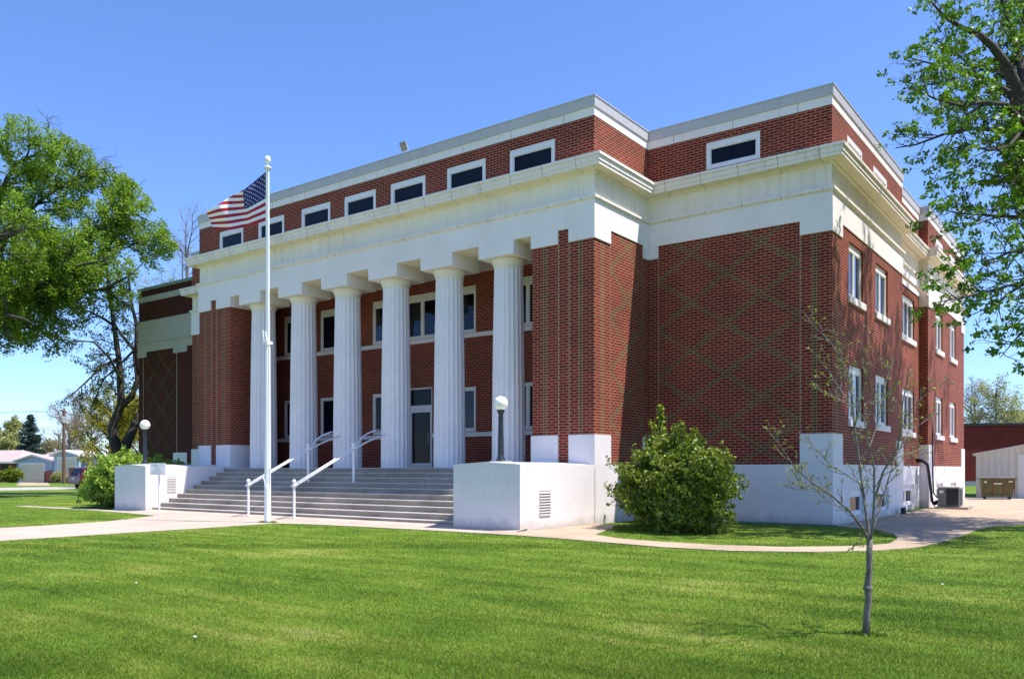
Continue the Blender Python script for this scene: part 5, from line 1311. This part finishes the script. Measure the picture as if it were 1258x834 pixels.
# ================================================================== AIR CONDITIONER, PIPES, HOSE
ax, ay = -6.05, 35.5
e = empty('air_conditioner', (ax+.45, ay+.45, 0), 'grey boxy air conditioning unit on a pad by the east wall', 'air conditioner')
MB().box(ax-.1, ax+1.05, ay-.15, ay+.95, 0, .09).build('pad', [M['step']], e)
mb = MB(); mb.box(ax, ax+.74, ay, ay+.8, .12, .82); mb.build('housing', [plain('dark_grey_housing', (.15, .16, .16), .45, .1)], e, bevel=.02)
mb = MB(); mb.box(ax+.30, ax+.70, ay-.015, ay-.003, .16, .78)
for i in range(15): mb.box(ax+.30, ax+.70, ay-.022, ay-.016, .17+i*.041, .18+i*.041, 1)
mb.box(ax+.743, ax+.755, ay+.1, ay+.7, .18, .76)
mb.build('grille', [M['black'], M['iron']], e)
mb = MB(); mb.box(ax-.01, ax+.75, ay-.01, ay+.81, .822, .86); mb.build('top_cover', [plain('tan_cover', (.55, .50, .42), .6)], e)
mb = MB(); mb.box(ax+.06, ax+.2, ay-.012, ay-.002, .62, .72); mb.build('rating_plate', [M['trim']], e)
xp = XW+.16
e = empty('conduit', (xp, Y0+13, 0), 'black insulated pipes running down the east wall into the air conditioner', 'pipe')
MB().tube([(XR-.05, Y0+12.55, 1.83), (XR+.22, Y0+12.55, 1.83), (XR+.36, Y0+12.6, 1.7), (XR+.40, Y0+12.75, 1.2), (XR+.46, Y0+12.85, .6), (XR+.52, Y0+12.6, .3), (XR+.6, Y0+12.4, .24), (ax+.02, ay+.2, .33)], .045, 8).build('pipe', [M['black']], e, smooth=True)
MB().tube([(XR-.05, Y0+12.3, 1.90), (XR+.22, Y0+12.32, 1.90), (XR+.42, Y0+12.4, 1.72), (XR+.47, Y0+12.6, 1.1), (XR+.5, Y0+12.7, .55), (XR+.56, Y0+12.6, .22), (XR+.62, Y0+12.4, .16), (ax+.02, ay+.3, .26)], .04, 8).build('pipe', [M['black']], e, smooth=True)
MB().tube([(XW+.1, Y0+13.35, 3.6), (XW+.1, Y0+13.35, 2.5), (XW+.12, Y0+13.3, 1.2), (XW+.16, Y0+13.2, .6), (XW+.3, Y0+13.1, .42), (ax+.2, ay+.75, .4)], .03, 8).build('pipe', [M['black']], e, smooth=True)
e = tag(MB().box(XR+.03, XR+.14, Y0+12.1, Y0+12.3, .95, 1.3).box(XR+.03, XR+.09, Y0+12.16, Y0+12.24, 1.301, 1.5).build('meter_box', [M['grey']], bevel=.01), 'small grey electric box on the white base beside the black pipes', 'meter box')
pts = []
for k in range(61):
    t = k/60; pts.append((-9.2+(XW+.15+9.2)*t+.02*math.sin(k), Y0-.16-.10*math.sin(t*9)**2-.05*math.sin(k*.7), .04))
for k in range(8): t = k/7; pts.append((XW+.15+.1*math.sin(t*3), Y0-.1+t*1.2, .022))
tag(MB().tube(pts, .019, 6).build('garden_hose', [M['hose']], smooth=True), 'thin teal garden hose lying along the foot of the right wing wall', 'hose')
# dark pot by the east wall, white rocks under the basement windows
px_, py_ = XR+.25, Y0+8.85
tag(MB().lathe([(.06, 0), (.085, .01), (.09, .17), (.08, .2), (.03, .22)], (XW+.22, Y0+7.55, .017), 14).build('bucket', [M['iron']], smooth=False), 'small dark pail on the path by the east wall pilaster', 'pail')
# ================================================================== CAR
carX, carY = W(83, 577, 64.6)[:2]; carX += .95; carY += 2.3
e = empty('parked_car', (carX, carY, 0), 'dark red SUV parked at the kerb, half hidden behind the lime bush', 'car')
red = plain('dark_red_car_paint', (.075, .005, .010), .25, .05, 1, spec=.7)
hd_ = Vector((0, 1, 0)); sd_ = Vector((hd_.y, -hd_.x, 0))       # heading away from us, side to the right
def cp_(l_, s_, z): p = Vector((carX, carY, 0))+hd_*l_+sd_*s_; return (p.x, p.y, z)
W2 = .90
prof = [(-2.25, .42), (-2.3, .62), (-2.28, 1.0), (-2.2, 1.12), (-1.85, 1.64), (-1.6, 1.72), (.35, 1.74), (.75, 1.62), (1.35, 1.14), (2.15, .98), (2.3, .75), (2.28, .42), (1.85, .36), (1.75, .62), (1.45, .74), (1.12, .62), (1.02, .36), (-1.05, .36), (-1.15, .62), (-1.45, .74), (-1.75, .62), (-1.85, .36)]
mb = MB()
def wid(z): return W2 if z < 1.05 else W2-.22*(z-1.05)/.7
k = len(prof)
R_ = [cp_(l_, wid(z), z) for l_, z in prof]; L_ = [cp_(l_, -wid(z), z) for l_, z in prof]
for i in range(k): j = (i+1) % k; mb.face([L_[i], L_[j], R_[j], R_[i]][::-1])
mb.face(R_[::-1]); mb.face(L_)
mb.build('body', [red], e, bevel=.03)
mb = MB(); mb.face([cp_(-2.195, -.70, 1.16), cp_(-2.195, .70, 1.16), cp_(-1.89, .62, 1.60), cp_(-1.89, -.62, 1.60)][::1]); 
for v in mb.v: pass
mb.v = [(Vector(v)-hd_*.03)[:] for v in mb.v]; mb.build('rear_window', [M['glass']], e)
for s in (-1, 1):
    mb = MB(); q = [(-1.72, 1.15), (-1.5, 1.56), (.3, 1.58), (.62, 1.5), (1.1, 1.15)]; f_ = [cp_(l_, s*(wid(z)+.012), z) for l_, z in q]
    mb.face(f_ if s < 0 else f_[::-1]); mb.build('side_window', [M['glass']], e)
    mb = MB(); mb.face([cp_(-2.315, s*.86, .95), cp_(-2.315, s*.70, .95), cp_(-2.26, s*.68, 1.25), cp_(-2.26, s*.84, 1.25)]); mb.build('tail_light', [plain('tail_light_red', (.55, .04, .02), .2)], e)
    for l_ in (-1.45, 1.45):
        wv = MB(); a_, b2_ = cp_(l_, s*.70, .33), cp_(l_, s*.91, .33); wv.tube([a_, b2_], .33, 20); wv = wv.build('wheel', [M['black']], e)
        MB().tube([cp_(l_, s*.905, .33), cp_(l_, s*.925, .33)], .2, 14).build('rim', [M['grey']], wv)
mb = MB(); mb.face([cp_(-2.335, -.26, .78), cp_(-2.335, .26, .78), cp_(-2.335, .26, .9), cp_(-2.335, -.26, .9)]); mb.build('number_plate', [M['trim']], e)
mb = MB(); mb.face([cp_(-2.33, -.85, .42), cp_(-2.33, .85, .42), cp_(-2.345, .85, .62), cp_(-2.345, -.85, .62)]); mb.build('bumper', [red], e)

# ================================================================== LAWN BLADES
walk_l, walk_r = -23.5, -19.2
pathpoly = np.array(low+inner); 
def inpoly(x, y, poly):
    c_ = np.zeros(len(x), bool); n_ = len(poly); j = n_-1
    for i in range(n_):
        xi, yi = poly[i]; xj, yj = poly[j]
        if yi != yj:
            m_ = ((yi > y) != (yj > y)) & (x < (xj-xi)*(y-yi)/(yj-yi)+xi); c_ ^= m_
        j = i
    return c_
walkpoly = [(-19.25, -60), (-19.25, 12.5), (-19.35, 14.9), (-18.4, 15.25), (-16.5, 15.42), (-13.4, 15.55), (-12.3, 15.5), (-12.3, 17), (-37, 17), (-37, 15.6), (-31.4, 15.85), (-28, 15.5), (-25.6, 15.1), (-23.9, 12.6), (-23.45, 10.5), (-23.3, -60)]
def blades(name, N, D0_, D1_, h, wd, label, seed, pw=1.0):
    g_ = np.random.default_rng(seed)
    D = 1/ (1/D1_+(1/D0_-1/D1_)*g_.random(N)) if pw == 1 else D0_+(D1_-D0_)*g_.random(N)
    u = g_.uniform(-.66, .66, N); X = D*(u*C_-S_); Y = D*(u*S_+C_)
    X += g_.normal(0, .02, N); Y += g_.normal(0, .02, N)
    keep = ~inpoly(X, Y, walkpoly) & ~inpoly(X, Y, [tuple(p) for p in pathpoly])
    keep &= ~((X > XPl-.1) & (X < XP_+.1) & (Y > 16.3)) & ~((Y > Y0-.1) & (X < XW+.1))
    # clumping: thin the sward with a slow pattern so that it is uneven
    cl_ = np.sin(X*2.3+np.sin(Y*1.7)*2)*np.sin(Y*2.9+np.sin(X*1.3)*2)
    keep &= g_.random(N) < .75+.25*cl_
    X, Y, D = X[keep], Y[keep], D[keep]; n_ = len(X)
    hh = h*g_.uniform(.45, 1.15, n_)*(1+.12*np.sin(X*2.3)*np.sin(Y*2.9)); ww = wd*g_.uniform(.6, 1.3, n_)*np.maximum(1, D/7.0)
    an = g_.uniform(0, 2*np.pi, n_); lx, ly = g_.normal(0, .45, n_)*hh, g_.normal(0, .45, n_)*hh
    V = np.empty((n_, 3, 3)); ca, sa = np.cos(an)*ww/2, np.sin(an)*ww/2
    V[:, 0] = np.stack([X-ca, Y-sa, np.zeros(n_)], 1); V[:, 1] = np.stack([X+ca, Y+sa, np.zeros(n_)], 1); V[:, 2] = np.stack([X+lx, Y+ly, hh], 1)
    rv = np.repeat(g_.random(n_), 3)
    ob = fast_mesh(name, V.reshape(-1, 3), np.arange(n_*3).reshape(n_, 3), np.stack([rv, rv*0], 1), M['blade'], None, (0, 0, 0), 3)
    tag(ob, label, None, kind='stuff'); return ob
m, n, l, b = newmat('grass_blade')
uv = n.new('ShaderNodeUVMap'); uv.uv_map = 'UV'; sp = n.new('ShaderNodeSeparateXYZ'); l.new(uv.outputs[0], sp.inputs[0])
g = n.new('ShaderNodeNewGeometry'); P = g.outputs['Position']
t1 = tex(n, l, P, .35, 5, .6); t2 = tex(n, l, P, 1.0, 6, .68, vscale=(.30, 1.9, 1))
f = math_(n, l, 'ADD', math_(n, l, 'MULTIPLY', t1.outputs[0], .45), math_(n, l, 'MULTIPLY', t2.outputs[0], .55))
r1 = ramp(n, [(.38, (.066, .132, .009)), (.5, (.120, .198, .016)), (.58, (.178, .240, .030)), (.68, (.29, .31, .09))]); l.new(f, r1.inputs[0])
r2 = ramp(n, [(0, (.55, .62, .5)), (.8, (1.25, 1.2, 1.1)), (.93, (1.5, 1.3, 1.6)), (1, (3.0, 1.9, 7))]); l.new(sp.outputs[0], r2.inputs[0])
c = mixc(n, l, 1, r1.outputs[0], r2.outputs[0], 'MULTIPLY'); l.new(c, b.inputs['Base Color']); b.inputs['Roughness'].default_value = .55; b.inputs['Specular IOR Level'].default_value = .25
tl = n.new('ShaderNodeBsdfTranslucent'); l.new(c, tl.inputs[0]); mx = n.new('ShaderNodeMixShader'); mx.inputs[0].default_value = .3
l.new(b.outputs[0], mx.inputs[1]); l.new(tl.outputs[0], mx.inputs[2]); l.new(mx.outputs[0], n['Material Output'].inputs[0]); M['blade'] = m
blades('grass', 620000, 5.2, 17, .028, .0040, 'short mown grass of the front lawn', 1)
blades('grass', 260000, 16, 60, .028, .0042, 'short mown grass further back around the walks', 2)
# a few dandelions
yel = plain('dandelion_yellow', (.75, .50, .02), .6, .05); wht = plain('dandelion_white', (.7, .7, .65), .8, .05)
for (px, y, c_, lab) in ((359, 684, yel, 'yellow dandelion in the lawn straight below the handrails'), (167, 719, wht, 'white dandelion head in the lawn at the left'), (239, 787, wht, 'white dandelion head low in the lawn, left foreground'), (1157, 721, wht, 'white dandelion head in the lawn right of the sapling')):
    X, Y = G(px, y); e = empty('dandelion', (X, Y, 0), lab, 'flower', 'dandelions in the lawn')
    MB().tube([(X, Y, 0), (X+.004, Y, .032)], .0022, 5).build('stem', [M['blade']], e)
    MB().lathe([(.003, 0), (.014, .004), (.017, .009), (.012, .015), (.002, .018)], (X+.004, Y, .03), 12).build('flower_head', [c_], e, smooth=True)

# taller unmown tufts at the foot of the shrub, the flagpole and the sapling
g_ = np.random.default_rng(5); XS = []; HS = []
for (x, y, r_, n_, h_) in ((cx0, cy0, 1.25, 9000, .20), (fx, fy, .28, 900, .085), (sb.x, sb.y, .16, 260, .05), (cx0-.6, cy0+1.2, .9, 2500, .16)):
    a = g_.uniform(0, 6.283, n_); rr = r_*np.sqrt(g_.random(n_)); XS.append(np.stack([x+rr*np.cos(a)*1.25, y+rr*np.sin(a)*.8], 1)); HS.append(h_*g_.uniform(.35, 1.1, n_)*(1.15-.6*rr/r_))
XY = np.concatenate(XS); hh = np.concatenate(HS); n_ = len(XY); an = g_.uniform(0, 6.283, n_); ww = .007*g_.uniform(.6, 1.3, n_)
V = np.zeros((n_, 3, 3)); V[:, 0, 0] = XY[:, 0]-np.cos(an)*ww; V[:, 0, 1] = XY[:, 1]-np.sin(an)*ww; V[:, 1, 0] = XY[:, 0]+np.cos(an)*ww; V[:, 1, 1] = XY[:, 1]+np.sin(an)*ww
V[:, 2, 0] = XY[:, 0]+g_.normal(0, .4, n_)*hh; V[:, 2, 1] = XY[:, 1]+g_.normal(0, .4, n_)*hh; V[:, 2, 2] = hh
rv = np.repeat(g_.random(n_), 3)
tag(fast_mesh('tall_grass', V.reshape(-1, 3), np.arange(n_*3).reshape(n_, 3), np.stack([rv, rv*0], 1), M['blade'], None, (0, 0, 0), 3), 'tufts of longer grass round the shrub, the flagpole and the sapling', None, kind='stuff')
